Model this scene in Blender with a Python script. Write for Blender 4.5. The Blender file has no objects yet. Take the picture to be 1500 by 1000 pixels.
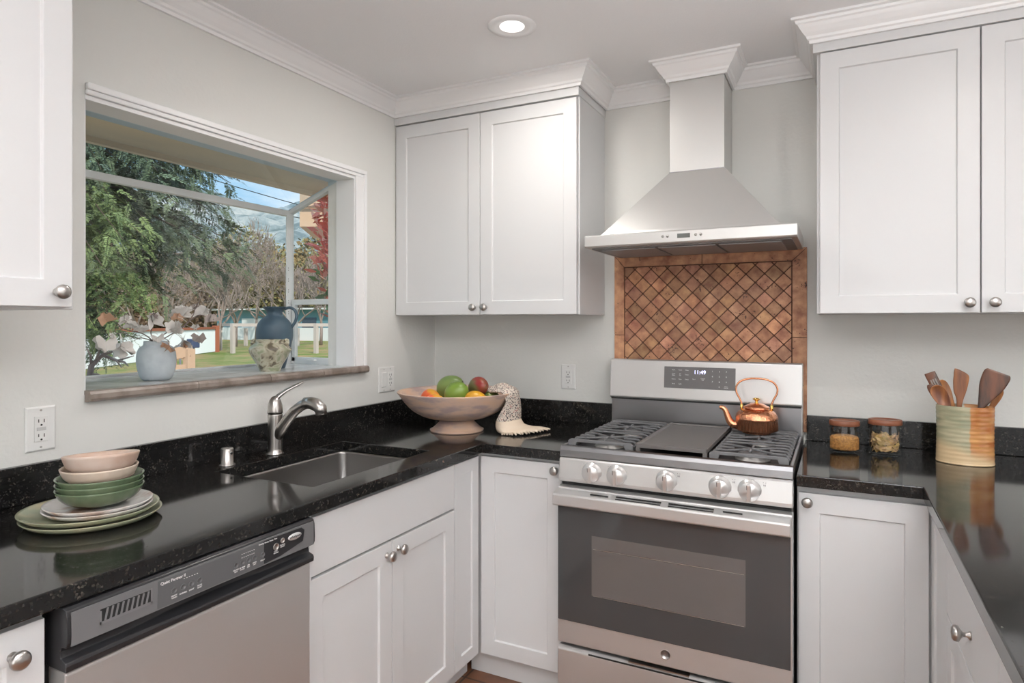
import bpy, bmesh, math, random
import numpy as np
from mathutils import Vector, Matrix
random.seed(7); rng = np.random.default_rng(7)
S = bpy.context.scene; COL = S.collection
PI = math.pi
# ------------------------------------------------------------------ camera, sky, lights, exposure
YAW = .4698; F = 938.; CX, CY, CZ = 1.8627, -2.7831, 1.3831; V0 = 471.9
cam = bpy.data.objects.new('camera', bpy.data.cameras.new('camera')); COL.objects.link(cam)
cam.location = (CX, CY, CZ); cam.rotation_euler = (PI/2, 0, YAW)
cam.data.sensor_width = 36; cam.data.lens = F/1500*36
cam.data.shift_y = -(500-V0)/1500; cam.data.clip_start = .02; cam.data.clip_end = 2000
S.camera = cam
S.view_settings.view_transform = 'Standard'; S.view_settings.look = 'None'
S.view_settings.exposure = 0.04; S.view_settings.gamma = 1; S.view_settings.use_curve_mapping = False

W = bpy.data.worlds.new('sky'); S.world = W; W.use_nodes = True
wn = W.node_tree.nodes; wl = W.node_tree.links
bg = wn['Background']
tc = wn.new('ShaderNodeTexCoord'); mp = wn.new('ShaderNodeMapping'); mp.inputs['Scale'].default_value = (1, 1, 2.6)
nz = wn.new('ShaderNodeTexNoise'); nz.inputs['Scale'].default_value = 2.6; nz.inputs['Detail'].default_value = 9; nz.inputs['Roughness'].default_value = .6
cr = wn.new('ShaderNodeValToRGB'); cr.color_ramp.elements[0].position = .42; cr.color_ramp.elements[1].position = .62
cr.color_ramp.elements[0].color = (.30, .60, .84, 1); cr.color_ramp.elements[1].color = (.92, .96, 1, 1)
wl.new(tc.outputs['Generated'], mp.inputs[0]); wl.new(mp.outputs[0], nz.inputs['Vector'])
wl.new(nz.outputs['Fac'], cr.inputs[0]); wl.new(cr.outputs[0], bg.inputs['Color']); bg.inputs['Strength'].default_value = 1.15

def light(name, kind, loc, energy, color=(1, 1, 1), rot=(0, 0, 0), **k):
    l = bpy.data.lights.new(name, kind); l.energy = energy; l.color = color
    for a, b in k.items(): setattr(l, a, b)
    o = bpy.data.objects.new(name, l); o.location = loc; o.rotation_euler = rot; COL.objects.link(o); return o
sun = light('sun', 'SUN', (0, 0, 20), 3.4, (1, .95, .86), angle=.01)
sun.rotation_euler = Vector((-.75, .5, -.75)).to_track_quat('-Z', 'Y').to_euler()
# added fill lamps behind the camera and far right; no windows there
light('rear_fill', 'AREA', (2.6, -5.3, 1.25), 29, (.98, .99, 1), (PI/2, 0, 0), shape='RECTANGLE', size=3.4, size_y=2.1)
light('side_fill', 'AREA', (5.1, -2.4, 1.4), 18, (.98, .99, 1), (PI/2, 0, PI/2), shape='RECTANGLE', size=2.6, size_y=1.6)
# added upward fill behind the camera to brighten the ceiling
light('ceiling_fill', 'AREA', (2.5, -3.4, 1.0), 128, (.97, .985, 1), (PI-.12, 0, 0), shape='DISK', size=1.0, spread=2.2)
CANS = [(.847, -.783), (2.35, -1.5), (1.0, -3.0), (2.6, -3.6)]
for c in CANS:
    light('recessed_lamp', 'AREA', (c[0], c[1], 2.40), 6.5, (1, .95, .9), (0, 0, 0), shape='DISK', size=.11)

# ------------------------------------------------------------------ helpers
def pt(u, v, ax, val):
    d = (math.cos(YAW)*(u-750)/F-math.sin(YAW), math.sin(YAW)*(u-750)/F+math.cos(YAW), -(v-V0)/F)
    c = (CX, CY, CZ); t = (val-c[ax])/d[ax]
    return Vector([c[i]+t*d[i] for i in range(3)])
def at(u, v, D):
    d = (math.cos(YAW)*(u-750)/F-math.sin(YAW), math.sin(YAW)*(u-750)/F+math.cos(YAW), -(v-V0)/F)
    return Vector((CX+D*d[0], CY+D*d[1], CZ+D*d[2]))
def tag(o, label=None, cat=None, group=None, kind=None):
    if label: o['label'] = label
    if cat: o['category'] = cat
    if group: o['group'] = group
    if kind: o['kind'] = kind
    return o
def empty(name, loc=(0, 0, 0), label=None, cat=None, group=None, rz=0, kind=None):
    o = bpy.data.objects.new(name, None); COL.objects.link(o); o.location = loc; o.rotation_euler = (0, 0, rz)
    o.empty_display_size = .05
    return tag(o, label, cat, group, kind)
def copy_tree(o, parent=None):
    c = o.copy(); COL.objects.link(c)
    if parent is not None: c.parent = parent
    for ch in list(o.children): copy_tree(ch, c)
    return c
class MB:
    def __init__(s): s.v = []; s.f = []; s.sm = []; s.col = []
    def add(s, vs, fs, smooth=False, col=None):
        n = len(s.v); s.v += [tuple(v) for v in vs]; s.f += [tuple(i+n for i in f) for f in fs]; s.sm += [smooth]*len(fs)
        s.col += [col if col else (1, 1, 1)]*len(fs); return s
    def box(s, x0, x1, y0, y1, z0, z1, M=None, col=None):
        vs = [(x, y, z) for x in (x0, x1) for y in (y0, y1) for z in (z0, z1)]
        if M is not None: vs = [M@Vector(v) for v in vs]
        return s.add(vs, [(0, 1, 3, 2), (4, 6, 7, 5), (0, 4, 5, 1), (2, 3, 7, 6), (0, 2, 6, 4), (1, 5, 7, 3)], False, col)
    def loft(s, rings, cap0=True, cap1=True, closed=True, smooth=True, col=None, wrap=False):
        n = len(rings[0]); vs = [p for r in rings for p in r]; fs = []
        m = len(rings)
        for i in range(m if wrap else m-1):
            for j in range(n if closed else n-1):
                a = i*n+j; b = i*n+(j+1) % n; i2 = (i+1) % m
                fs.append((a, b, i2*n+(j+1) % n, i2*n+j))
        s.add(vs, fs, smooth, col)
        if not wrap:
            if cap0: s.add(rings[0], [tuple(range(n))[::-1]], False, col)
            if cap1: s.add(rings[-1], [tuple(range(n))], False, col)
        return s
    def lathe(s, prof, c=(0, 0, 0), n=40, sx=1, sy=1, rot=0, cap0=True, cap1=True, fn=None, M=None):
        rings = []
        for (r, z) in prof:
            R = []
            for k in range(n):
                t = 2*PI*k/n; rr = max(r, 1e-5)
                if fn: rr = rr*fn(t, z)
                x, y = rr*math.cos(t)*sx, rr*math.sin(t)*sy
                p = Vector((c[0]+x*math.cos(rot)-y*math.sin(rot), c[1]+x*math.sin(rot)+y*math.cos(rot), c[2]+z))
                R.append(M@p if M is not None else p)
            rings.append(R)
        return s.loft(rings, cap0, cap1)
    def tube(s, pts, rad, n=10, cap=True, sq=None, M=None):
        pts = [Vector(p) for p in pts]; rings = []
        if not hasattr(rad, '__len__'): rad = [rad]*len(pts)
        up = Vector((0, 0, 1)); prev = None
        for i, p in enumerate(pts):
            t = (pts[min(i+1, len(pts)-1)]-pts[max(i-1, 0)]).normalized()
            if prev is None:
                a = up if abs(t.dot(up)) < .9 else Vector((1, 0, 0)); u = (a-t*a.dot(t)).normalized()
            else: u = (prev-t*prev.dot(t)).normalized()
            w = t.cross(u); prev = u
            r = rad[i]; ru, rw = (r, r) if sq is None else (r*sq[0], r*sq[1])
            R = [p+u*ru*math.cos(2*PI*k/n)+w*rw*math.sin(2*PI*k/n) for k in range(n)]
            if M is not None: R = [M@q for q in R]
            rings.append(R)
        return s.loft(rings, cap, cap)
    def bar(s, p, q, w, h, M=None):
        """square bar between two points, w across (horizontal), h vertical-ish"""
        p, q = Vector(p), Vector(q); t = (q-p).normalized(); up = Vector((0, 0, 1))
        if abs(t.dot(up)) > .98: up = Vector((0, 1, 0))
        r = t.cross(up).normalized(); u = r.cross(t)
        R = [[e+r*a*w/2+u*b*h/2 for a, b in ((-1, -1), (1, -1), (1, 1), (-1, 1))] for e in (p, q)]
        if M is not None: R = [[M@x for x in y] for y in R]
        return s.loft(R, smooth=False)
    def prism(s, poly, h0, h1, M=None, smooth=False, col=None):
        """poly in (a,b), extruded along third axis; M maps (a,b,c)"""
        A = [Vector((p[0], p[1], h0)) for p in poly]; B = [Vector((p[0], p[1], h1)) for p in poly]
        if M is not None: A = [M@p for p in A]; B = [M@p for p in B]
        return s.loft([A, B], smooth=smooth, col=col)
    def build(s, name, mat, parent=None, bev=0, loc=None, seg=2, sub=0, autos=True, usecol=False):
        me = bpy.data.meshes.new(name); me.from_pydata([tuple(v) for v in s.v], [], s.f)
        me.polygons.foreach_set('use_smooth', s.sm)
        bm = bmesh.new(); bm.from_mesh(me)
        bmesh.ops.remove_doubles(bm, verts=bm.verts, dist=1e-6)
        bm.faces.ensure_lookup_table(); bmesh.ops.recalc_face_normals(bm, faces=bm.faces)
        bm.to_mesh(me); bm.free()
        if usecol and len(me.polygons) == len(s.f):
            ca = me.color_attributes.new('tint', 'FLOAT_COLOR', 'CORNER'); arr = []
            for p, c in zip(me.polygons, s.col): arr += list(c+(1,) if len(c) == 3 else c)*p.loop_total
            ca.data.foreach_set('color', arr)
        me.materials.append(mat)
        o = bpy.data.objects.new(name, me); COL.objects.link(o)
        if parent is not None: o.parent = parent
        if loc is not None: o.location = loc
        if bev:
            b = o.modifiers.new('bevel', 'BEVEL'); b.width = bev; b.segments = seg; b.limit_method = 'ANGLE'; b.angle_limit = .6
            b.harden_normals = False
        if sub:
            b = o.modifiers.new('sub', 'SUBSURF'); b.levels = sub; b.render_levels = sub
        return o
def text(parent, body, loc, size, mat, M, name='printed_text', ext=.0003, align='CENTER'):
    cu = bpy.data.curves.new('t', 'FONT'); cu.body = body; cu.size = size; cu.align_x = align; cu.align_y = 'CENTER'; cu.extrude = ext
    cu.resolution_u = 3
    t = bpy.data.objects.new('t', cu); COL.objects.link(t)
    dg = bpy.context.evaluated_depsgraph_get(); me = bpy.data.meshes.new_from_object(t.evaluated_get(dg))
    bpy.data.objects.remove(t)
    me.transform(Matrix.Translation(loc)@M); me.materials.clear(); me.materials.append(mat)
    o = bpy.data.objects.new(name, me); COL.objects.link(o); o.parent = parent; return o
# text orientation matrices: facing -y (back wall things), facing +x (left run)
M_FRONT = Matrix(((1, 0, 0, 0), (0, 0, -1, 0), (0, 1, 0, 0), (0, 0, 0, 1)))
M_RIGHT = Matrix(((0, 0, 1, 0), (1, 0, 0, 0), (0, 1, 0, 0), (0, 0, 0, 1)))
R_FRONT = Matrix.Identity(4)                   # local -y outward
R_RIGHT = Matrix.Rotation(PI/2, 4, 'Z')        # outward +x
R_LEFT = Matrix.Rotation(-PI/2, 4, 'Z')        # outward -x

# ------------------------------------------------------------------ materials
MATS = {}
def mat(name, color=(.8, .8, .8), rough=.5, metal=0, spec=.5, bump=None, coat=0, var=None, tint=False, emit=None, aniso=None, coord='Object', extra=None):
    m = bpy.data.materials.new(name); m.use_nodes = True; nt = m.node_tree; N = nt.nodes; L = nt.links
    b = N['Principled BSDF']; b.inputs['Base Color'].default_value = (*color, 1)
    b.inputs['Roughness'].default_value = rough; b.inputs['Metallic'].default_value = metal
    b.inputs['Specular IOR Level'].default_value = spec; b.inputs['Coat Weight'].default_value = coat
    b.inputs['Coat Roughness'].default_value = .05
    tcn = N.new('ShaderNodeTexCoord'); csock = None
    if var:   # (scale, colour2, lo, hi, stretch)
        sc, c2, lo, hi, st = var
        mpn = N.new('ShaderNodeMapping'); mpn.inputs['Scale'].default_value = st; L.new(tcn.outputs[coord], mpn.inputs[0])
        n = N.new('ShaderNodeTexNoise'); n.inputs['Scale'].default_value = sc; n.inputs['Detail'].default_value = 6; L.new(mpn.outputs[0], n.inputs['Vector'])
        r = N.new('ShaderNodeMapRange'); r.inputs[1].default_value = lo; r.inputs[2].default_value = hi; L.new(n.outputs['Fac'], r.inputs[0])
        mx = N.new('ShaderNodeMix'); mx.data_type = 'RGBA'; mx.inputs[6].default_value = (*color, 1); mx.inputs[7].default_value = (*c2, 1)
        L.new(r.outputs[0], mx.inputs[0]); csock = mx.outputs[2]
    if tint:
        a = N.new('ShaderNodeVertexColor'); a.layer_name = 'tint'
        mx = N.new('ShaderNodeMix'); mx.data_type = 'RGBA'; mx.blend_type = 'MULTIPLY'; mx.inputs[0].default_value = 1
        if csock: L.new(csock, mx.inputs[6])
        else: mx.inputs[6].default_value = (*color, 1)
        L.new(a.outputs[0], mx.inputs[7]); csock = mx.outputs[2]
    if csock: L.new(csock, b.inputs['Base Color'])
    if bump:  # (scale, strength, distance, stretch)
        sc, stg, dist, st = bump
        mpn = N.new('ShaderNodeMapping'); mpn.inputs['Scale'].default_value = st; L.new(tcn.outputs[coord], mpn.inputs[0])
        n = N.new('ShaderNodeTexNoise'); n.inputs['Scale'].default_value = sc; n.inputs['Detail'].default_value = 4; L.new(mpn.outputs[0], n.inputs['Vector'])
        bp = N.new('ShaderNodeBump'); bp.inputs['Strength'].default_value = stg; bp.inputs['Distance'].default_value = dist
        L.new(n.outputs['Fac'], bp.inputs['Height']); L.new(bp.outputs[0], b.inputs['Normal'])
    if aniso: b.inputs['Anisotropic'].default_value = aniso
    if emit: b.inputs['Emission Color'].default_value = (*emit[:3], 1); b.inputs['Emission Strength'].default_value = emit[3]
    if extra: extra(m, N, L, b, tcn)
    MATS[name] = m; return m
I1 = (1, 1, 1)
WALL = mat('wall_paint', (.73, .73, .70), .75, spec=.3, bump=(70, .22, .004, I1))
CEIL = mat('ceiling_paint', (.86, .86, .865), .9, spec=.2, bump=(160, .35, .003, I1))
TRIMW = mat('trim_white', (.86, .86, .86), .35)
CAB = mat('cabinet_white', (.68, .685, .69), .34)
NICK = mat('brushed_nickel', (.50, .48, .46), .28, 1)
STEEL = mat('brushed_steel', (.62, .615, .61), .28, .65, bump=(60, .06, .001, (1, 40, 40)))
STEELV = mat('brushed_steel_hood', (.64, .635, .62), .36, .7, bump=(60, .05, .001, (30, 30, 1)))
STEELD = mat('dark_steel', (.30, .30, .31), .3, 1, bump=(60, .05, .001, (1, 30, 30)))
SINKM = mat('sink_steel', (.34, .33, .32), .33, 1, bump=(60, .05, .001, (30, 1, 30)))
BLACKP = mat('black_plastic', (.022, .022, .024), .28)
GREYP = mat('charcoal_panel', (.10, .102, .105), .38)
DARK = mat('dark_gap', (.012, .012, .012), .7)
IRON = mat('cast_iron', (.15, .15, .155), .5, spec=.5, bump=(300, .2, .001, I1))
GRID = mat('griddle_iron', (.13, .12, .115), .45, bump=(200, .2, .001, I1))
WHITEP = mat('white_plastic', (.80, .80, .78), .35)
INK = mat('white_ink', (.75, .75, .75), .5)
INKD = mat('dark_ink', (.06, .06, .06), .5)
COPPER = mat('polished_copper', (.80, .36, .20), .24, .92)
COPPERH = mat('hammered_copper', (.80, .36, .20), .17, 1, bump=(85, .8, .006, I1))
BRASS = mat('brass', (.85, .60, .18), .2, 1)
GROUT = mat('brown_grout', (.10, .045, .028), .9)
WOODD = mat('acacia_dark', (.17, .06, .028), .33, var=(26, (.05, .028, .02), .40, .58, (1, 1, .16)))
WOODM = mat('acacia_mid', (.38, .15, .055), .38, var=(34, (.15, .055, .03), .40, .6, (1, 1, .12)))
WOODL = mat('acacia_light', (.50, .22, .075), .38, var=(34, (.26, .10, .035), .40, .6, (1, 1, .12)))
LIDW = mat('jar_lid_wood', (.22, .075, .035), .4, var=(12, (.16, .05, .025), .4, .6, (.3, 1, 1)))
SOFF = mat('eave_wood', (.86, .62, .40), .7, var=(3, (.66, .50, .36), .4, .65, (1, .3, 1)))

def granite(m, N, L, b, t):
    v1 = N.new('ShaderNodeTexVoronoi'); v1.inputs['Scale'].default_value = 260; L.new(t.outputs['Object'], v1.inputs['Vector'])
    n = N.new('ShaderNodeTexNoise'); n.inputs['Scale'].default_value = 60; n.inputs['Detail'].default_value = 6; L.new(t.outputs['Object'], n.inputs['Vector'])
    sep = N.new('ShaderNodeSeparateColor'); L.new(v1.outputs['Color'], sep.inputs[0])
    r = N.new('ShaderNodeMapRange'); r.inputs[1].default_value = .72; r.inputs[2].default_value = 1; L.new(sep.outputs[0], r.inputs[0])
    r2 = N.new('ShaderNodeMapRange'); r2.inputs[1].default_value = .45; r2.inputs[2].default_value = .75; L.new(n.outputs['Fac'], r2.inputs[0])
    mu = N.new('ShaderNodeMath'); mu.operation = 'MULTIPLY'; L.new(r.outputs[0], mu.inputs[0]); L.new(r2.outputs[0], mu.inputs[1])
    mx = N.new('ShaderNodeMix'); mx.data_type = 'RGBA'; mx.inputs[6].default_value = (.011, .011, .011, 1); mx.inputs[7].default_value = (.13, .115, .095, 1)
    L.new(mu.outputs[0], mx.inputs[0]); L.new(mx.outputs[2], b.inputs['Base Color'])
GRAN = mat('black_granite', (.02, .02, .02), .085, spec=.4, extra=granite)

def travertine(m, N, L, b, t):
    n = N.new('ShaderNodeTexNoise'); n.inputs['Scale'].default_value = 28; n.inputs['Detail'].default_value = 8; L.new(t.outputs['Object'], n.inputs['Vector'])
    cr = N.new('ShaderNodeValToRGB'); e = cr.color_ramp.elements
    e[0].position = .3; e[0].color = (.30, .12, .065, 1); e[1].position = .7; e[1].color = (.62, .34, .185, 1); L.new(n.outputs['Fac'], cr.inputs[0])
    a = N.new('ShaderNodeVertexColor'); a.layer_name = 'tint'
    mx = N.new('ShaderNodeMix'); mx.data_type = 'RGBA'; mx.blend_type = 'MULTIPLY'; mx.inputs[0].default_value = 1
    L.new(cr.outputs[0], mx.inputs[6]); L.new(a.outputs[0], mx.inputs[7])
    n2 = N.new('ShaderNodeTexNoise'); n2.inputs['Scale'].default_value = 120; n2.inputs['Detail'].default_value = 2; L.new(t.outputs['Object'], n2.inputs['Vector'])
    n3 = N.new('ShaderNodeTexNoise'); n3.inputs['Scale'].default_value = 16; L.new(t.outputs['Object'], n3.inputs['Vector'])
    ad = N.new('ShaderNodeMath'); ad.operation = 'ADD'; L.new(n2.outputs['Fac'], ad.inputs[0]); L.new(n3.outputs['Fac'], ad.inputs[1])
    r = N.new('ShaderNodeMapRange'); r.inputs[1].default_value = .76; r.inputs[2].default_value = .70; L.new(ad.outputs[0], r.inputs[0])
    m2 = N.new('ShaderNodeMix'); m2.data_type = 'RGBA'; m2.inputs[7].default_value = (.07, .03, .02, 1)
    L.new(r.outputs[0], m2.inputs[0]); L.new(mx.outputs[2], m2.inputs[6]); L.new(m2.outputs[2], b.inputs['Base Color'])
TRAV = mat('travertine', (.5, .25, .15), .55, extra=travertine, bump=(90, .3, .002, I1))

def floor_tiles(m, N, L, b, t):
    mpn = N.new('ShaderNodeMapping'); mpn.inputs['Rotation'].default_value = (0, 0, 0); mpn.inputs['Location'].default_value = (.05, .02, 0); L.new(t.outputs['Object'], mpn.inputs[0])
    br = N.new('ShaderNodeTexBrick'); br.offset = 0; br.inputs['Scale'].default_value = 1; br.inputs['Brick Width'].default_value = .31; br.inputs['Row Height'].default_value = .31
    br.inputs['Mortar Size'].default_value = .004; br.inputs['Color1'].default_value = (.24, .10, .045, 1); br.inputs['Color2'].default_value = (.20, .085, .042, 1); br.inputs['Mortar'].default_value = (.06, .035, .025, 1)
    L.new(mpn.outputs[0], br.inputs['Vector'])
    n = N.new('ShaderNodeTexNoise'); n.inputs['Scale'].default_value = 9; n.inputs['Detail'].default_value = 6; L.new(t.outputs['Object'], n.inputs['Vector'])
    r = N.new('ShaderNodeMapRange'); r.inputs[1].default_value = .3; r.inputs[2].default_value = .7; r.inputs[3].default_value = .75; r.inputs[4].default_value = 1.25; L.new(n.outputs['Fac'], r.inputs[0])
    mx = N.new('ShaderNodeVectorMath'); mx.operation = 'SCALE'; L.new(br.outputs['Color'], mx.inputs[0]); L.new(r.outputs[0], mx.inputs[3]); L.new(mx.outputs[0], b.inputs['Base Color'])
FLOOR = mat('terracotta_tiles', (.3, .15, .08), .3, extra=floor_tiles)

def glass_mat(name, tintc=(1, 1, 1), k=1.0):
    m = bpy.data.materials.new(name); m.use_nodes = True; N = m.node_tree.nodes; L = m.node_tree.links
    N.remove(N['Principled BSDF']); out = N['Material Output']
    tr = N.new('ShaderNodeBsdfTransparent'); tr.inputs[0].default_value = (*tintc, 1)
    gl = N.new('ShaderNodeBsdfGlossy'); gl.inputs['Roughness'].default_value = .01
    fr = N.new('ShaderNodeLayerWeight'); fr.inputs[0].default_value = .5
    pw = N.new('ShaderNodeMath'); pw.operation = 'POWER'; pw.inputs[1].default_value = 5; L.new(fr.outputs['Facing'], pw.inputs[0])
    mu = N.new('ShaderNodeMath'); mu.operation = 'MULTIPLY_ADD'; mu.inputs[1].default_value = .8*k; mu.inputs[2].default_value = .05*k
    mx = N.new('ShaderNodeMixShader'); L.new(pw.outputs[0], mu.inputs[0]); L.new(mu.outputs[0], mx.inputs[0]); L.new(tr.outputs[0], mx.inputs[1]); L.new(gl.outputs[0], mx.inputs[2]); L.new(mx.outputs[0], out.inputs[0])
    return m
PANE = glass_mat('window_glass', (.97, .985, .98), .6)
PANET = glass_mat('sloped_glass_tinted', (.80, .90, .97), .8)
JARG = glass_mat('jar_glass', (.93, .95, .96), 1.2)

# ------------------------------------------------------------------ room shell
H = 2.42; RX = 5.25; RY = -5.5; T = .15
def struct(mb, name, m, **k): return tag(mb.build(name, m, **k), kind='structure')
struct(MB().box(-T, RX+T, RY-T, T, -.12, 0), 'floor', FLOOR)
struct(MB().box(-T, RX+T, RY-T, T, H, H+.12), 'ceiling', CEIL)
struct(MB().box(-T, RX+T, 0, T, 0, H), 'wall_back', WALL)
wy0, wy1, wz0, wz1 = -1.735, -.62, 1.165, 2.016
mb = MB().box(-T, 0, RY, wy0, 0, H).box(-T, 0, wy1, 0, 0, H).box(-T, 0, wy0, wy1, 0, wz0).box(-T, 0, wy0, wy1, wz1, H)
struct(mb, 'wall_left', WALL)
struct(MB().box(RX, RX+T, RY, 0, 0, H), 'wall_right', WALL)
struct(MB().box(-T, RX+T, RY-T, RY, 0, H), 'wall_front', WALL)

# crown moulding swept round the room (wall faces at ceiling), with mitres
def sweep_xy(path, prof, flip=1):
    """path: plan points; prof: (out, z) ; out is to the right-hand side of travel"""
    P = [Vector(p) for p in path]; rings = []
    for i, p in enumerate(P):
        if i == 0: n = (P[1]-p).normalized(); off = Vector((n.y, -n.x)); s = 1
        elif i == len(P)-1: n = (p-P[i-1]).normalized(); off = Vector((n.y, -n.x)); s = 1
        else:
            a = (p-P[i-1]).normalized(); b = (P[i+1]-p).normalized(); na = Vector((a.y, -a.x)); nb = Vector((b.y, -b.x))
            off = (na+nb).normalized(); s = 1/max(.3, off.dot(na))
        rings.append([Vector((p.x+off.x*o*s, p.y+off.y*o*s, z)) for o, z in prof])
    return rings
cz = H
crown = [(0, cz-.078), (.010, cz-.078), (.012, cz-.068), (.018, cz-.064), (.021, cz-.056), (.030, cz-.046), (.040, cz-.032), (.046, cz-.022), (.052, cz-.018), (.054, cz-.010), (.066, cz-.008), (.066, cz), (0, cz)]
path = [(.345, -3.2), (.345, -1.94), (0, -1.94), (0, -.342), (.929, -.342), (.929, 0), (1.262, 0), (1.262, -.21), (1.476, -.21), (1.476, 0), (1.788, 0), (1.788, -.342), (2.75, -.342), (2.75, 0), (RX, 0)]
mb = MB(); mb.loft(sweep_xy(path, crown), smooth=False); struct(mb, 'trim_1', TRIMW)

# ------------------------------------------------------------------ cabinets
def door_mesh(x0, x1, z0, z1, yf, rail=.058, t=.019, rec=.007, slab=False):
    """shaker door, front face at y=yf (facing -y), thickness t behind"""
    mb = MB()
    if slab: return mb.box(x0, x1, yf, yf+t, z0, z1)
    o = [(x0, z0), (x1, z0), (x1, z1), (x0, z1)]
    i = [(x0+rail, z0+rail), (x1-rail, z0+rail), (x1-rail, z1-rail), (x0+rail, z1-rail)]
    c = .0025
    j = [(x0+rail+c, z0+rail+c), (x1-rail-c, z0+rail+c), (x1-rail-c, z1-rail-c), (x0+rail+c, z1-rail-c)]
    R = [[(p[0], yf+t, p[1]) for p in o], [(p[0], yf, p[1]) for p in o], [(p[0], yf, p[1]) for p in i], [(p[0], yf+rec, p[1]) for p in j]]
    return mb.loft([[Vector(q) for q in r] for r in R], smooth=False)
def knob(parent, x, yf, z, r=.016):
    mb = MB(); prof = [(.0085, 0), (.0085, .003), (.0045, .006), (.0045, .013), (.009, .017), (r*.95, .021), (r, .025), (r*.93, .0295), (r*.7, .0325), (.0002, .034)]
    M = Matrix.Translation((x, yf, z))@Matrix.Rotation(PI/2, 4, 'X')
    mb.lathe(prof, n=28, M=M)
    return mb.build('knob', NICK, parent)
def cabinet(name, loc, M, label, cat, body, doors, toe=None, frames=None, group=None):
    """local frame: x across, -y outward. body=(x0,x1,y0,y1,z0,z1); doors: dict list"""
    e = empty(name, loc, label, cat, group); e.rotation_euler = M.to_euler()
    b = MB().box(*body)
    b.build('body', CAB, e, bev=.0012)
    if frames:
        f = MB()
        for fr in frames: f.box(*fr)
        f.build('face_frame', CAB, e, bev=.001)
    for d in doors:
        o = door_mesh(d['x'][0], d['x'][1], d['z'][0], d['z'][1], d['y'], rail=d.get('rail', .058), slab=d.get('slab', False)).build(d.get('name', 'door'), CAB, e, bev=.0012)
        if d.get('knob'): knob(o, d['knob'][0], d['y'], d['knob'][1])
    if toe: MB().box(*toe).build('toe_kick', CAB, e)
    return e
G = .0015
# upper cabinets
cabinet('wall_cabinet', (0, 0, 0), R_FRONT, 'white two-door shaker wall cabinet in the corner left of the range hood', 'cabinet',
        (.001, .922, -.316, -.001, 1.415, 2.342),
        [dict(x=(.006, .4605), z=(1.417, 2.303), y=-.336, knob=(.434, 1.449)), dict(x=(.4635, .915), z=(1.417, 2.303), y=-.336, knob=(.491, 1.449))],
        frames=[(.001, .926, -.3405, -.316, 2.309, 2.345), (.916, .926, -.316, -.002, 2.309, 2.345)])
cabinet('wall_cabinet', (0, 0, 0), R_FRONT, 'white two-door shaker wall cabinet to the right of the range hood', 'cabinet',
        (1.80, 2.74, -.316, -.001, 1.412, 2.342),
        [dict(x=(1.810, 2.261), z=(1.414, 2.308), y=-.336, knob=(2.232, 1.445)), dict(x=(2.2655, 2.718), z=(1.414, 2.308), y=-.336, knob=(2.296, 1.445))],
        frames=[(1.788, 2.745, -.3405, -.316, 2.312, 2.345), (1.788, 1.80, -.316, -.002, 2.312, 2.345)])
# local x = world y for things facing +x : world = Rz(90): (x,y)->( -y, x)
cabinet('wall_cabinet', (0, 0, 0), R_RIGHT, 'white shaker wall cabinet at the left edge beside the window, one knob visible', 'cabinet',
        (-2.86, -1.946, -.33, -.001, 1.412, 2.342),
        [dict(x=(-2.41, -1.958), z=(1.417, 2.31), y=-.350, knob=(-1.990, 1.449)), dict(x=(-2.855, -2.413), z=(1.417, 2.31), y=-.350)])
# base cabinets, left run (faces +x)
ZT = .884
cabinet('sink_cabinet', (0, 0, 0), R_RIGHT, 'white base cabinet under the sink with a false drawer front and two doors', 'cabinet',
        (-1.54, -.815, -.61, -.005, .10, .69),
        [dict(x=(-1.533, -.815), z=(.712, .868), y=-.63, slab=True, name='false_drawer_front'),
         dict(x=(-1.533, -1.1785), z=(.108, .704), y=-.63, knob=(-1.205, .668)), dict(x=(-1.1755, -.815), z=(.108, .704), y=-.63, knob=(-1.147, .672))],
        toe=(-1.54, -.60, -.555, -.53, .001, .10), frames=[(-1.54, -.815, -.61, -.585, .70, ZT-.001), (-1.54, -1.52, -.585, -.02, .70, ZT-.001)])
cabinet('corner_cabinet', (0, 0, 0), R_RIGHT, 'narrow white shaker filler cabinet in the corner between sink cabinet and range cabinet', 'cabinet',
        (-.813, -.62, -.61, -.005, .10, ZT-.001), [dict(x=(-.811, -.640), z=(.108, .868), y=-.63, rail=.045)])
cabinet('base_cabinet', (0, 0, 0), R_FRONT, 'white single-door base cabinet left of the range, knob at its top right', 'cabinet',
        (.612, .978, -.612, -.005, .10, ZT-.001), [dict(x=(.636, .973), z=(.108, .868), y=-.632, knob=(.951, .846))], toe=(.56, .978, -.575, -.55, .001, .10))
cabinet('base_cabinet', (0, 0, 0), R_RIGHT, 'white base cabinet at the left edge beside the dishwasher, one round knob', 'cabinet',
        (-2.80, -2.150, -.61, -.005, .10, ZT-.001), [dict(x=(-2.60, -2.156), z=(.108, .868), y=-.63, knob=(-2.205, .822)), dict(x=(-2.798, -2.603), z=(.108, .868), y=-.63, rail=.045)],
        toe=(-2.80, -2.15, -.555, -.53, .001, .10))
cabinet('base_cabinet', (0, 0, 0), R_FRONT, 'white single-door base cabinet right of the range, knob at its top left', 'cabinet',
        (1.752, 2.118, -.612, -.005, .10, ZT-.001), [dict(x=(1.757, 2.095), z=(.108, .862), y=-.632, knob=(1.782, .838))], toe=(1.752, 2.15, -.575, -.55, .001, .10))
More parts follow.
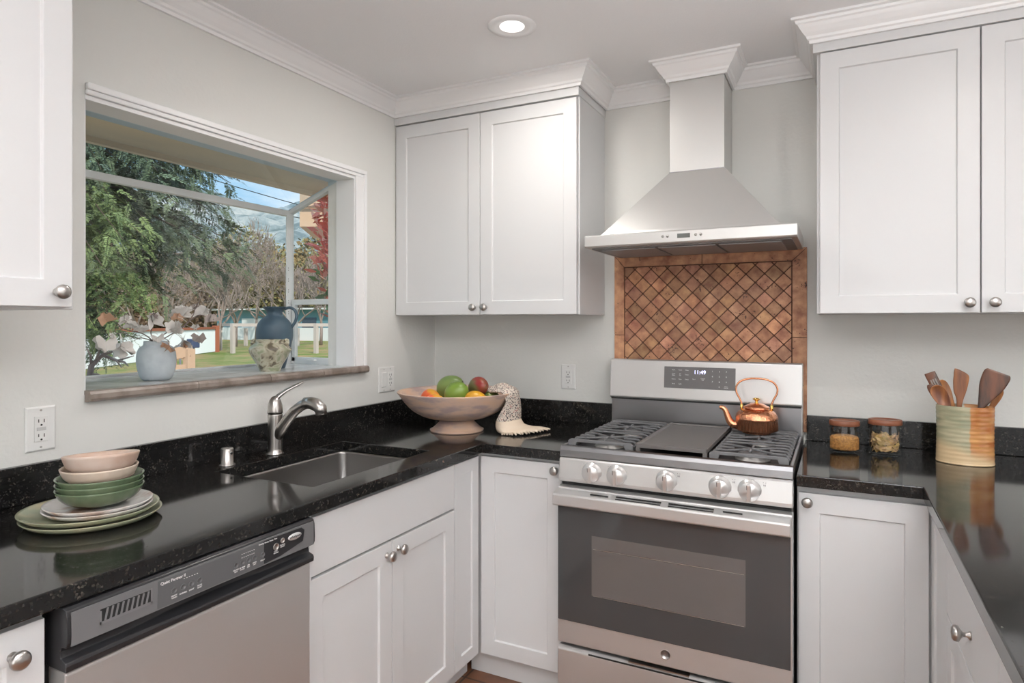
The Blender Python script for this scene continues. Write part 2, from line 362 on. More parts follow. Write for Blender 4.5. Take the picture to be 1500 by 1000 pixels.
# peninsula faces -x : local x = -world y, outward -y -> -x ; world = Rz(-90): (x,y)->(y,-x)
cabinet('peninsula_cabinet', (0, 0, 0), R_LEFT, 'white peninsula cabinet on the right with a slab drawer over a door', 'cabinet',
        (.614, 2.70, 2.12, 2.70, .10, ZT-.001),
        [dict(x=(.634, .920), z=(.108, .868), y=2.10, rail=.05),
         dict(x=(.924, 1.48), z=(.682, .868), y=2.10, slab=True, name='drawer', knob=(1.235, .760)),
         dict(x=(.924, 1.48), z=(.108, .677), y=2.10, knob=(1.44, .64)),
         dict(x=(1.484, 2.04), z=(.682, .868), y=2.10, slab=True, name='drawer', knob=(1.76, .760)), dict(x=(1.484, 2.04), z=(.108, .677), y=2.10, knob=(1.53, .64)),
         dict(x=(2.044, 2.68), z=(.108, .868), y=2.10)], toe=(.60, 2.68, 2.17, 2.195, .001, .10))

# ------------------------------------------------------------------ countertops
def cells(xs, ys, inside, z0, z1):
    mb = MB(); vid = {}
    V = []; Fc = []
    def v(i, j, k):
        key = (i, j, k)
        if key not in vid: vid[key] = len(V); V.append((xs[i], ys[j], (z0, z1)[k]))
        return vid[key]
    n, m = len(xs)-1, len(ys)-1
    ok = lambda i, j: 0 <= i < n and 0 <= j < m and inside((xs[i]+xs[i+1])/2, (ys[j]+ys[j+1])/2)
    for i in range(n):
        for j in range(m):
            if not ok(i, j): continue
            Fc.append((v(i, j, 1), v(i+1, j, 1), v(i+1, j+1, 1), v(i, j+1, 1))); Fc.append((v(i, j, 0), v(i, j+1, 0), v(i+1, j+1, 0), v(i+1, j, 0)))
            if not ok(i-1, j): Fc.append((v(i, j, 0), v(i, j, 1), v(i, j+1, 1), v(i, j+1, 0)))
            if not ok(i+1, j): Fc.append((v(i+1, j, 0), v(i+1, j+1, 0), v(i+1, j+1, 1), v(i+1, j, 1)))
            if not ok(i, j-1): Fc.append((v(i, j, 0), v(i+1, j, 0), v(i+1, j, 1), v(i, j, 1)))
            if not ok(i, j+1): Fc.append((v(i, j+1, 0), v(i, j+1, 1), v(i+1, j+1, 1), v(i+1, j+1, 0)))
    mb.add(V, Fc); return mb
CT = .92; CE = .654
sx0, sx1, sy0, sy1 = .145, .548, -1.430, -.858
wt = empty('countertop', (0, 0, CT), 'black granite countertop running under the window with the sink cut into it', 'countertop')
m_ = cells([.001, sx0, sx1, CE, .979], [-2.82, sy0, sy1, -CE, -.001], lambda x, y: (x < CE or y > -CE) and not (sx0 < x < sx1 and sy0 < y < sy1), ZT-CT, 0)
m_.build('worktop', GRAN, wt, bev=.003)
cells([.001, .021, .979], [-2.82, -.021, -.001], lambda x, y: x < .021 or y > -.021, .0005, .098).build('backsplash', GRAN, wt, bev=.002)
wt = empty('countertop', (0, 0, CT), 'black granite countertop right of the range turning onto the peninsula', 'countertop')
cells([1.751, 2.078, 2.76], [-2.75, -CE, -.001], lambda x, y: x > 2.078 or y > -CE, ZT-CT, 0).build('worktop', GRAN, wt, bev=.003)
cells([1.757, 2.76], [-.021, -.001], lambda x, y: True, .0005, .098).build('backsplash', GRAN, wt, bev=.002)

# sink
def rrect(x0, x1, y0, y1, r, z, n=6):
    P = []
    for cx, cy, a0 in ((x1-r, y1-r, 0), (x0+r, y1-r, PI/2), (x0+r, y0+r, PI), (x1-r, y0+r, 1.5*PI)):
        for k in range(n+1):
            a = a0+PI/2*k/n; P.append(Vector((cx+r*math.cos(a), cy+r*math.sin(a), z)))
    return P
sk = empty('sink', (0, 0, .70), 'rectangular brushed steel undermount sink set into the granite', 'sink')
mb = MB(); R = []
for (ins, z, r) in ((-.012, .8825, .03), (0.003, .8825, .03), (.004, .875, .03), (.006, .72, .035), (.012, .705, .04), (.03, .698, .05), (.15, .695, .05)):
    R.append([p-Vector((0, 0, .70)) for p in rrect(sx0+ins, sx1-ins, sy0+ins, sy1-ins, r, z)])
mb.loft(R, cap0=False); b_ = mb.build('basin', SINKM, sk)
so = b_.modifiers.new('s', 'SOLIDIFY'); so.thickness = .0012; so.offset = -1
MB().lathe([(.001, 0), (.04, 0), (.045, .003), (.04, .004), (.001, .003)], c=(.34, -1.14, -.0045), n=32).build('drain', NICK, sk)

# faucet (local x toward the room)
fx, fy = .100, -1.152
fa = empty('faucet', (fx, fy, CT), 'brushed nickel single-handle pull-out kitchen faucet behind the sink', 'faucet')
MB().lathe([(.030, 0), (.030, .004), (.0255, .008), (.0245, .02), (.024, .08), (.0245, .125), (.0250, .138), (.0245, .142)], n=36).build('body', NICK, fa)
sp = [(.005, .0, .055), (.03, .0, .09), (.06, .002, .128), (.09, .004, .158), (.122, .006, .178), (.15, .007, .186), (.178, .008, .183), (.2, .009, .172)]
MB().tube(sp, [.017, .019, .0185, .018, .0175, .018, .019, .0195], n=20).build('spout', NICK, fa)
hd = MB().tube([(.135, .007, .186), (.16, .008, .188), (.185, .009, .183), (.203, .010, .170), (.206, .010, .150)], [.0195, .021, .0225, .0215, .0185], n=20)
hd.build('spray_head', NICK, fa)
mb = MB().lathe([(.0258, .143), (.0262, .150), (.0245, .170), (.019, .190), (.010, .202), (.001, .205)], n=32)
mb.tube([(-.004, .0, .180), (.004, .012, .203), (.022, .030, .222), (.046, .050, .238), (.066, .066, .250)], [.014, .012, .0085, .0075, .005], n=14, sq=(.7, 1.3))
mb.build('handle', NICK, fa)
ag = empty('sink_air_gap', (.098, -1.349, CT), 'small brushed nickel air gap cap on the granite left of the faucet', 'air gap')
MB().lathe([(.025, 0), (.025, .003), (.0195, .006), (.0195, .052), (.018, .056), (.001, .057)], n=32).build('cap', NICK, ag)
MB().lathe([(.004, 0), (.004, .002), (.0001, .0021)], n=12, M=Matrix.Translation((.0192, 0, .04))@Matrix.Rotation(PI/2, 4, 'Y')).build('vent_hole', DARK, ag)

# ------------------------------------------------------------------ dishwasher
dw = empty('dishwasher', (0, 0, 0), 'stainless dishwasher with black control panel under the left counter', 'dishwasher')
y0, y1 = -2.140, -1.546
MB().box(.03, .60, y0, y1, .10, .880).build('body', DARK, dw)
MB().box(.50, .55, y0, y1, .001, .10).build('kickplate', BLACKP, dw)
mb = MB(); prof = [(.601, .768), (.650, .768), (.655, .762), (.655, .115), (.645, .105), (.601, .105)]
MX = Matrix(((1, 0, 0, 0), (0, 0, 1, 0), (0, 1, 0, 0), (0, 0, 0, 1)))
mb.prism(prof, y0+.004, y1-.004, M=MX); mb.build('door_panel', mat('dishwasher_steel', (.56, .545, .535), .30, .6, bump=(50, .04, .001, (30, 30, 1))), dw, bev=.003)
# control console, curved profile
def cprof(k):   # k 0..1 handle pocket depth
    return [(.601, .8815), (.655, .8815), (.663, .878), (.6665, .868), (.6685, .835), (.6675, .822), (.664, .814), (.650-.012*k, .812), (.645-.014*k, .803), (.647-.010*k, .792), (.662, .787-.004*k), (.6645, .781), (.6635, .7705), (.601, .7705)]
R = []
for i in range(25):
    y = y0+(y1-y0)*i/24; s = (y+2.0)/(.34); k = max(0, 1-((y+1.84)/.16)**2)
    R.append([Vector((a, y, b)) for a, b in cprof(k)])
MB().loft(R, smooth=False).build('control_console', BLACKP, dw, bev=.0015)
xf = .6688
P2 = Matrix(((0, 0, 1, 0), (1, 0, 0, 0), (0, 1, 0, 0), (0, 0, 0, 1)))   # (a,b,c)->(c,a,b): a=y b=z c=x
MB().prism([(-2.133, .8155), (-2.133, .8745), (-1.552, .8745), (-1.552, .8155)], xf-.0035, xf-.0002, M=P2).build('fascia', mat('fascia_grey', (.14, .14, .143), .42), dw)
MB().prism([(-1.975, .818), (-1.974, .872), (-1.712, .872), (-1.712, .818)], xf-.001, xf+.0004, M=P2).build('control_strip', GREYP, dw)
MB().prism([(-1.712, .818), (-1.712, .872), (-1.595, .871), (-1.584, .862), (-1.590, .836), (-1.66, .822)], xf-.001, xf+.0005, M=P2).build('display_window', BLACKP, dw)
v = MB()
v.box(xf-.004, xf+.0008, -2.085, -1.985, .834, .8385).box(xf-.004, xf+.0008, -2.085, -2.082, .834, .858).box(xf-.004, xf+.0008, -1.988, -1.985, .834, .864)
for k in range(9):
    yy = -2.074+k*.0098; v.bar((xf, yy-.002, .838), (xf, yy+.003, .860), .0025, .0035)
v.build('vent_grille', mat('vent_grey', (.16, .16, .165), .4), dw)
MB().box(xf-.003, xf+.0001, -2.084, -1.986, .838, .861).build('vent_recess', DARK, dw)
text(dw, 'Quiet Partner II', (xf+.0006, -1.941, .8645), .0085, INK, M_RIGHT)
for i, (yy, lb) in enumerate(((-1.939, 'HEAVY\nWASH'), (-1.919, 'NORMAL'), (-1.900, 'LIGHT'), (-1.881, 'RINSE\nONLY'), (-1.790, 'HEATED\nDRY'), (-1.773, 'HI TEMP\nWASH'), (-1.756, 'AIR\nDRY'), (-1.739, 'LOCK\nOUT'), (-1.716, 'DELAY'), (-1.676, 'START\nRESUME'), (-1.656, 'CANCEL\nDRAIN'))):
    r = .0062 if i not in (9,) else .0085
    zz = .842 if i < 9 else (.848 if i == 9 else .857)
    M = Matrix.Translation((xf+.0004, yy, zz))@Matrix.Rotation(PI/2, 4, 'Y')
    b_ = MB().lathe([(r, 0), (r, .0012), (r*.8, .0015), (r*.8, .0008), (.0001, .0008)], n=20, M=M)
    o = b_.build('button', GREYP if i < 9 else NICK, dw)
    text(dw, lb, (xf+.0006, yy, zz-.0125), .0042, INK, M_RIGHT)
for k in range(6): MB().box(xf, xf+.0009, -1.918+k*.006, -1.9155+k*.006, .8575, .8585).build('indicator', INK, dw)
for k in range(7):
    for zz in (.853, .861): MB().box(xf, xf+.0009, -1.775+k*.0055, -1.7725+k*.0055, zz, zz+.001).build('indicator', INK, dw)
text(dw, 'Washing  Rinsing  Drying  Clean', (xf+.0008, -1.700, .8675), .0042, INK, M_RIGHT)
MB().lathe([(.018, 0), (.018, .001), (.0001, .0014)], n=32, sx=.45, sy=1.2, M=Matrix.Translation((xf+.0004, -1.617, .8555))@Matrix.Rotation(PI/2, 4, 'Y')@Matrix.Identity(4)).build('badge', mat('badge_silver', (.62, .62, .62), .35, .3), dw)
text(dw, 'Whirlpool', (xf+.0022, -1.617, .8555), .0085, INKD, M_RIGHT, 'badge_text')
MB().box(.600, .648, y1-.0, y1+.006, .10, .8825).build('side_trim', CAB, dw)

# ------------------------------------------------------------------ gas range
rg = empty('gas_range', (1.365, -.36, 0), 'stainless freestanding gas range with five burner knobs below the tiled wall', 'range')
rg.location = (0, 0, 0)
X0, X1 = .985, 1.745
def rb(name, m, *a, bev=0, par=rg): return MB().box(*a).build(name, m, par, bev=bev)
rb('body', mat('range_side', (.16, .16, .165), .4), X0+.004, X1-.004, -.655, -.025, .035, .915)
for lx in (X0+.04, X1-.04):
    for ly in (-.6, -.08): MB().lathe([(.02, 0), (.02, .036)], c=(lx, ly, .0), n=16).build('foot', BLACKP, rg)
rb('cooktop', mat('cooktop_enamel', (.02, .02, .022), .5, spec=.25), X0+.002, X1-.002, -.66, -.105, .905, .925, bev=.003)
# front lip (rounded)
P3 = Matrix(((0, 0, 1, 0), (1, 0, 0, 0), (0, 1, 0, 0), (0, 0, 0, 1)))   # (a=y, b=z, c=x)
MB().prism([(-.645, .926), (-.650, .944), (-.660, .948), (-.672, .945), (-.678, .932), (-.680, .908), (-.655, .905)], X0, X1, M=P3).build('front_lip', STEELD, rg, bev=.002)
for xa in (X0, X1-.012): MB().box(xa, xa+.012, -.655, -.10, .915, .946).build('side_rim', STEELD, rg, bev=.003)
MB().prism([(-.655, .8215), (-.676, .8215), (-.694, .826), (-.694, .838), (-.684, .900), (-.678, .9065), (-.655, .9065)], X0, X1, M=P3).build('knob_panel', STEEL, rg, bev=.003)
rb('panel_gap', DARK, X0+.006, X1-.006, -.672, -.655, .80, .822)
for kx in (1.109, 1.198, 1.366, 1.534, 1.622):
    M = Matrix.Translation((kx, -.689, .866))@Matrix.Rotation(PI/2+.14, 4, 'X')
    b_ = MB().lathe([(.035, 0), (.035, .003), (.031, .005), (.030, .020), (.028, .0235), (.0001, .0245)], n=36, M=M)
    kb = b_.build('control_knob', (MATS.get('knob_metal') or mat('knob_metal', (.78, .77, .76), .3, .75)), rg)
    MB().box(-.0065, .0065, -.028, .028, .02, .0335, M=M).build('grip', MATS['knob_metal'], kb, bev=.0025)
    MB().box(-.005, -.0035, .012, .026, .0336, .0341, M=M).build('pointer', INKD, kb)
for (kx, t_) in ((1.083, 'LF'), (1.171, 'LR'), (1.405, 'C'), (1.575, 'RR'), (1.665, 'RF')):
    text(rg, '\u2022  \u2022\nHI', (kx, -.6885, .888), .008, INKD, M_FRONT)
# oven door
dr = MB().prism([(-.657, .806), (-.672, .810), (-.700, .806), (-.700, .264), (-.693, .260), (-.657, .260)], X0, X1, M=P3).build('oven_door', STEEL, rg, bev=.003)
GL = mat('oven_glass', (.06, .061, .062), .04, spec=.6)
GLI = mat('oven_inner_glass', (.13, .12, .115), .06, spec=.6)
MB().box(X0+.003, X1-.006, -.7035, -.6995, .343, .745).build('door_glass', GL, dr, bev=.001)
MB().box(1.113, 1.612, -.7042, -.703, .446, .652).build('window', GLI, dr)
mb = MB().box(1.118, 1.608, -.7046, -.7036, .606, .6075).box(1.118, 1.608, -.7046, -.7036, .4465, .448)
mb.build('rack', NICK, dr)
# handle: wide flat bar with top shelf
MB().prism([(-.696, .746), (-.738, .750), (-.742, .754), (-.742, .788), (-.738, .792), (-.712, .800), (-.696, .802)], X0-.002, X1-.004, M=P3).build('handle', STEEL, dr, bev=.003)
vm = MB()
for a, b in ((1.115, 1.178), (1.205, 1.355), (1.380, 1.520), (1.548, 1.605)):
    for zz in ((.7975,) if b-a < .1 else (.7935, .7995)):
        vm.box(a, b, -.722-(.800-zz)*1.6, -.716-(.800-zz)*1.6, zz-.0010, zz+.0022)
vm.build('vent_slots', DARK, dr)
M = Matrix.Translation((1.365, -.7002, .303))@Matrix.Rotation(PI/2, 4, 'X')
MB().lathe([(.0165, 0), (.0165, .0012), (.0145, .0018), (.0145, .001), (.0001, .001)], n=32, M=M).build('badge', NICK, dr)
text(dr, 'GE', (1.365, -.7018, .303), .015, STEELD, M_FRONT, 'badge_text')
MB().prism([(-.657, .246), (-.690, .249), (-.702, .240), (-.702, .07), (-.657, .06)], X0, X1, M=P3).build('storage_drawer', STEEL, rg, bev=.004)
rb('drawer_gap', DARK, X0+.006, X1-.006, -.668, -.655, .244, .262)
rb('drawer_latch', NICK, 1.24, 1.44, -.700, -.672, .2475, .2515)
rb('drawer_grip_pocket', DARK, 1.10, 1.63, -.7025, -.6985, .2385, .2425)
# backguard
MB().prism([(-.030, .905), (-.030, 1.222), (-.092, 1.226), (-.100, 1.220), (-.114, 1.066), (-.110, 1.060), (-.085, 1.058), (-.085, .905)], X0-.002, X1, M=P3).build('backguard', STEEL, rg, bev=.003)
rb('riser', STEELD, X0+.002, X1-.004, -.0905, -.084, .926, 1.052)
rb('riser_gap', DARK, X0+.003, X1-.005, -.1065, -.085, 1.0535, 1.0600)
def bgp(x, z, off=0):   # point on the sloped face
    t = (z-1.066)/(1.220-1.066); return Vector((x, -.114+.014*t-off, z))
MB().prism([(-.1005-.0015-.014*(1-(1.200-1.066)/.154), 1.199), (-.1005-.0015-.014*(1-(1.112-1.066)/.154), 1.111), (-.100, 1.111), (-.097, 1.199)], 1.218, 1.502, M=P3).build('touch_panel', mat('touch_glass', (.16, .155, .155), .15), rg, bev=.0008)
tilt = Matrix.Rotation(-.0909, 4, 'X')
def ptext(s, x, z, size, m=INK, name='printed_text'):
    p = bgp(x, z, .0019); return text(rg, s, p, size, m, tilt@M_FRONT, name)
p0, p1 = bgp(1.325, 1.168, .0014), bgp(1.392, 1.192, .0014)
MB().add([bgp(1.325, 1.164, .0016), bgp(1.395, 1.164, .0016), bgp(1.395, 1.192, .0016), bgp(1.325, 1.192, .0016)], [(0, 1, 2, 3)]).build('clock_display', mat('clock_black', (.02, .02, .035), .15), rg)
ptext('11:49', 1.363, 1.178, .022, mat('clock_led', (.7, .7, 1), .5, emit=(.65, .65, 1, 2.2)), 'clock_digits')
for i, n_ in enumerate('123456789'): ptext(n_, 1.413+(i % 3)*.027, 1.184-(i//3)*.021, .0085)
ptext('0', 1.440, 1.122, .0085)
for c_, col_ in enumerate((('Bake', 'Conv\nBake', 'Warm', 'Broil'), ('Roast', 'Air\nFry', 'Pizza', 'Light'), ('Clean', 'Timer', 'Delay', ''))):
    for r_, w in enumerate(col_):
        if w: ptext(w, 1.257+c_*.027, 1.186-r_*.019, .0062)
ptext('Start', 1.340, 1.150, .0062); ptext('Cancel\nOff', 1.375, 1.150, .0062); ptext('Timer\nOn/Off', 1.466, 1.122, .0055)
# burners
def burner(x, y, r=.042):
    e = MB().lathe([(r+.012, 0), (r+.012, .006), (r, .008), (r, .016)], c=(x, y, .925), n=36).build('burner', mat('burner_alu', (.36, .35, .34), .5, 1) if 'burner_alu' not in MATS else MATS['burner_alu'], rg)
    MB().lathe([(r*.98, .016), (r*1.03, .018), (r*1.03, .023), (r*.9, .026), (.001, .027)], c=(x, y, .925), n=36).build('burner_cap', IRON, e)
LB = [(1.118, -.52), (1.118, -.235)]; RBn = [(1.612, -.52), (1.612, -.235)]
for b in LB+RBn: burner(b[0], b[1], .044 if b[1] < -.4 else .034)
burner(1.365, -.38, .04)
GZ = .966
def grate(xa, xb, side):
    mb = MB(); ya, yb = -.632, -.118; w, h = .007, .0065; zc = GZ-h/2
    def path(pts, w=w, h=h):
        for p, q in zip(pts, pts[1:]): mb.bar(p, q, w, h)
    n = 10; xm = (xa+xb)/2
    ys = [ya+(yb-ya)*i/n for i in range(n+1)]
    # front and rear frames with end feet
    for y in (ya, yb):
        mb.bar((xa+.012, y, zc-.002), (xb-.012, y, zc-.002), .011, .0105)
        for s, x in ((1, xa), (-1, xb)):
            mb.prism([(x, .9255), (x+s*.022, .9255), (x+s*.034, GZ-.006), (x+s*.030, GZ), (x+s*.010, GZ), (x, GZ-.006)], y-.006, y+.006, M=Matrix(((1, 0, 0, 0), (0, 0, 1, 0), (0, 1, 0, 0), (0, 0, 0, 1))))
    # side rails
    for x in (xa+.006, xb-.006): mb.bar((x, ya, GZ-.020), (x, yb, GZ-.020), .008, .012)
    cs = [ys[2], ys[7]]
    for i in range(1, n):
        y = ys[i]
        def end(x, s):
            return [(x, y, GZ-.020), (x+s*.010, y, zc-.001), (x+s*.02, y, zc)]
        if i in (2, 7):
            path(end(xa, 1)+[(xm-.055, y, zc)]); path([(xm+.055, y, zc)]+end(xb, -1)[::-1])
        elif i in (1, 3, 6, 8):
            c = ys[2] if i < 5 else ys[7]
            path(end(xa, 1)+[(xa+.05, y, zc), (xm, c, zc), (xb-.05, y, zc)]+end(xb, -1)[::-1])
        else: path(end(xa, 1)+end(xb, -1)[::-1])
    for c in cs:
        mb.bar((xm, c-.055, zc), (xm, c-.022, zc), w, h); mb.bar((xm, c+.022, zc), (xm, c+.055, zc), w, h)
    mb.build('grate', IRON, rg, bev=.0015)
grate(1.000, 1.238, 1); grate(1.492, 1.730, -1)
# griddle
mb = MB(); ga, gb, gy0, gy1 = 1.246, 1.484, -.632, -.118
mb.loft([rrect(ga, gb, gy0, gy1, .006, GZ-.012), rrect(ga, gb, gy0, gy1, .006, GZ+.002), rrect(ga+.008, gb-.008, gy0+.008, gy1-.008, .006, GZ+.002), rrect(ga+.012, gb-.012, gy0+.012, gy1-.012, .006, GZ-.003)], smooth=False)
for x in (ga, gb-.014):
    for y in (gy0, gy1-.012): mb.box(x, x+.014, y, y+.012, .9255, GZ-.011)
mb.build('griddle', GRID, rg, bev=.001)

# ------------------------------------------------------------------ range hood
hx0, hx1, hy = .985, 1.744, -.43
hd_ = empty('range_hood', (0, 0, 0), 'stainless chimney range hood mounted above the tiled wall', 'range hood')
hb = MB().prism([(-.001, 1.672), (hy+.004, 1.672), (hy, 1.678), (hy, 1.716), (hy+.006, 1.720), (-.001, 1.720)], hx0, hx1, M=P3).build('canopy_base', STEELV, hd_, bev=.002)
def rect4(xa, xb, ya, yb, z): return [Vector((xa, ya, z)), Vector((xb, ya, z)), Vector((xb, yb, z)), Vector((xa, yb, z))]
ch0, ch1, chy = 1.262, 1.476, -.209
MB().loft([rect4(hx0+.05, hx1-.05, hy+.03, -.001, 1.7195), rect4(hx0+.064, hx1-.064, hy+.038, -.001, 1.732), rect4(ch0, ch1, chy, -.001, 1.981)], smooth=False).build('canopy', STEELV, hd_, bev=.001)
MB().box(ch0+.002, ch1-.002, chy+.002, -.001, 1.982, H-.001).build('chimney', STEELV, hd_, bev=.0012)
MB().box(ch0, ch1, chy, -.001, 1.9795, 1.9835).build('chimney_seam', STEELD, hd_)
MB().box(hx0+.02, hx1-.02, hy+.03, -.03, 1.668, 1.6725).build('underside', mat('hood_underside', (.24, .24, .245), .5, .3), hd_)
for k in range(3):
    a = hx0+.05+k*.222; e = MB().box(a, a+.212, hy+.06, -.09, 1.663, 1.669)
    e.build('baffle_filter', MATS.get('baffle_grey') or mat('baffle_grey', (.34, .34, .35), .45, .35), hd_, bev=.002)
MB().box(1.343, 1.389, hy-.0008, hy+.001, 1.690, 1.706).build('display', mat('hood_lcd', (.12, .13, .12), .3), hd_)
for bx in (1.290, 1.308, 1.409, 1.427): MB().lathe([(.005, 0), (.005, .002), (.0001, .0024)], n=16, M=Matrix.Translation((bx, hy, 1.699))@Matrix.Rotation(PI/2, 4, 'X')).build('button', NICK, hd_)

# ------------------------------------------------------------------ tile backsplash
tb = empty('tile_backsplash', (0, 0, 0), 'terracotta travertine tile panel in a diamond pattern behind the range', 'tile panel')
tx0, tx1, tz0, tz1 = .971, 1.757, .95, 1.679
ix0, ix1, iz1 = 1.017, 1.703, 1.628
MB().box(tx0, tx1, -.0035, -.0005, tz0, tz1).build('grout', GROUT, tb)
def clip(poly, x0, x1, z0, z1):
    for ax, val, sg in ((0, x0, 1), (0, x1, -1), (1, z0, 1), (1, z1, -1)):
        out = []
        for i, p in enumerate(poly):
            q = poly[(i+1) % len(poly)]; a = (p[ax]-val)*sg; b = (q[ax]-val)*sg
            if a >= 0: out.append(p)
            if a*b < 0: t = a/(a-b); out.append((p[0]+(q[0]-p[0])*t, p[1]+(q[1]-p[1])*t))
        poly = out
        if len(poly) < 3: return []
    return poly
MXZ = Matrix(((1, 0, 0, 0), (0, 0, -1, 0), (0, 1, 0, 0), (0, 0, 0, 1)))   # (a,b,c)->(a,-c,b)
D = .0715; h_ = D/2-.0028; mb = MB()
nx = int((ix1-ix0)/D)+2
for r in range(-1, 24):
    for c in range(-1, nx):
        cx = ix0+.012+c*D+(D/2 if r % 2 else 0); cz_ = iz1-.012-r*D/2
        if cz_ < 1.0: continue
        q = h_*.09
        dia = [(cx, cz_-h_+q*.3), (cx+q, cz_-h_+q), (cx+h_-q, cz_-q), (cx+h_-q*.3, cz_), (cx+h_-q, cz_+q), (cx+q, cz_+h_-q), (cx, cz_+h_-q*.3), (cx-q, cz_+h_-q), (cx-h_+q, cz_+q), (cx-h_+q*.3, cz_), (cx-h_+q, cz_-q), (cx-q, cz_-h_+q)]
        p = clip(dia, ix0+.003, ix1-.003, tz0, iz1-.003)
        if len(p) < 3: continue
        t = random.choice((.72, .85, .95, 1.0, 1.08, 1.18)); col = (t*random.uniform(.95, 1.05), t*random.uniform(.93, 1.06), t*random.uniform(.9, 1.1))
        mb.prism(p, .0035, .0085, M=MXZ, col=col)
mb.build('mosaic', TRAV, tb, usecol=True)
g = .0015
for poly, t in (([(tx0, 1.327+g), (ix0-g, 1.327+g), (ix0-g, iz1-g), (tx0, tz1-g)], .95), ([(tx0, tz0), (ix0-g, tz0), (ix0-g, 1.327-g), (tx0, 1.327-g)], 1.02),
                ([(tx0+g, tz1), (ix0, iz1+g), (1.354-g, iz1+g), (1.354-g, tz1)], 1.0), ([(1.354+g, iz1+g), (ix1, iz1+g), (tx1-g, tz1), (1.354+g, tz1)], 1.12),
                ([(ix1+g, 1.323+g), (tx1, 1.323+g), (tx1, tz1-g), (ix1+g, iz1-g)], 1.0), ([(ix1+g, tz0), (tx1, tz0), (tx1, 1.323-g), (ix1+g, 1.323-g)], .9)):
    MB().prism(poly, .0035, .0095, M=MXZ, col=(t, t, t)).build('border_tile', TRAV, tb, bev=.0, usecol=True)

# ------------------------------------------------------------------ outlets
def wallplate(name, loc, R, w, label, cat, items):
    e = empty(name, loc, label, cat); e.rotation_euler = R.to_euler()
    MB().loft([[Vector((a, -.0005, b)) for a, b in ((-w/2, -.058), (w/2, -.058), (w/2, .058), (-w/2, .058))], [Vector((a, -.003, b)) for a, b in ((-w/2, -.058), (w/2, -.058), (w/2, .058), (-w/2, .058))],
               [Vector((a, -.0055, b)) for a, b in ((-w/2+.004, -.054), (w/2-.004, -.054), (w/2-.004, .054), (-w/2+.004, .054))]], smooth=False).build('cover_plate', WHITEP, e)
    for x, kind in items:
        if kind == 'outlet':
            o = MB().box(x-.0165, x+.0165, -.0075, -.005, -.033, .033).build('receptacle', WHITEP, e, bev=.001)
            s = MB()
            for zc in (-.019, .019):
                s.box(x-.0075, x-.0055, -.0079, -.007, zc-.002, zc+.006).box(x+.0055, x+.0075, -.0079, -.007, zc-.003, zc+.006)
                s.lathe([(.0025, 0), (.0025, .0009)], n=12, M=Matrix.Translation((x, -.0070, zc-.009))@Matrix.Rotation(PI/2, 4, 'X'))
            s.build('slots', DARK, o)
            MB().box(x-.011, x+.011, -.0085, -.007, -.0045, .0045).build('test_buttons', mat('button_grey', (.55, .55, .54), .4) if 'button_grey' not in MATS else MATS['button_grey'], o, bev=.0005)
        else:
            MB().loft([[Vector((x+a, -.005, b)) for a, b in ((-.0165, -.033), (.0165, -.033), (.0165, .033), (-.0165, .033))], [Vector((x+a, -.0075-(.002 if b > 0 else 0), b)) for a, b in ((-.0155, -.032), (.0155, -.032), (.0155, .032), (-.0155, .032))]], smooth=False).build('rocker', WHITEP, e, bev=.0005)
            MB().box(x-.0168, x+.0168, -.0058, -.0053, -.0345, -.0335).build('rocker_gap', DARK, e)
    for x, _ in items:
        for z in (-.048, .048): MB().lathe([(.0028, 0), (.0028, .001)], n=12, M=Matrix.Translation((x, -.0052, z))@Matrix.Rotation(PI/2, 4, 'X')).build('screw', NICK, e)
    return e
wallplate('power_outlet', (0, -1.847, 1.105), R_RIGHT, .072, 'white outlet on the left wall below the window, above the stacked plates', 'outlet', [(0, 'outlet')])
wallplate('power_outlet', (.746, 0, 1.130), R_FRONT, .072, 'white outlet on the back wall between the fruit bowl and the range', 'outlet', [(0, 'outlet')])
wallplate('switch_plate', (0, -.402, 1.119), R_RIGHT, .116, 'white double wall plate with rocker switch and outlet beside the fruit bowl', 'switch', [(-.023, 'sw'), (.023, 'outlet')])

# ------------------------------------------------------------------ recessed lights
for i, c in enumerate(CANS[:1]):
    e = empty('ceiling_light', (c[0], c[1], H), 'round white recessed ceiling light, switched on', 'ceiling light')
    MB().lathe([(.086, -.0005), (.085, -.004), (.060, -.007), (.056, -.004), (.045, -.002), (.043, -.0015)], n=48, cap0=False, cap1=False).build('trim_ring', TRIMW, e)
    MB().lathe([(.043, -.0025), (.02, -.003), (.001, -.003)], n=32, cap0=False).build('lens', mat('lamp_lens', (1, 1, 1), .5, emit=(1, .97, .93, 1.6)), e)

# ------------------------------------------------------------------ garden window
SZ = 1.192
gw = tag(empty('window_1', (0, 0, 0)), kind='structure')
ALU = mat('window_aluminium', (.72, .74, .74), .4)
GX, GYR, GYL = -.395, -.605, -1.755; TZ0, TZ1 = 1.885, 2.004
# casing inside the room: top and right
cs = MB()
cs.box(.0005, .016, wy0, -.553, 2.030, 2.049).box(.0005, .010, wy0, -.57, 2.016, 2.031)
cs.box(.0005, .016, -.570, -.553, SZ, 2.031).box(.0005, .010, -.62, -.57, SZ, 2.017)
cs.build('casing', TRIMW, gw, bev=.003)
MB().box(-.10, .0015, wy0, -.615, 2.003, 2.0165).box(-.10, .0015, -.624, -.6155, SZ, 2.004).box(-.14, -.002, wy0+.0005, wy0+.004, SZ, 2.003).build('jamb', TRIMW, gw, bev=.001)
fr = MB()
c = .024
fr.box(GX-.012, GX+.012, GYR-.012, GYR+.012, SZ, TZ0).box(GX-.012, GX+.012, GYL-.012, GYL+.012, SZ, TZ0)        # corner posts
fr.box(GX-.016, GX+.010, GYL, GYR+.012, TZ0-.014, TZ0+.012)                                                    # eave rail
fr.box(GX-.012, GX+.006, GYL, GYR, SZ, SZ+.010)
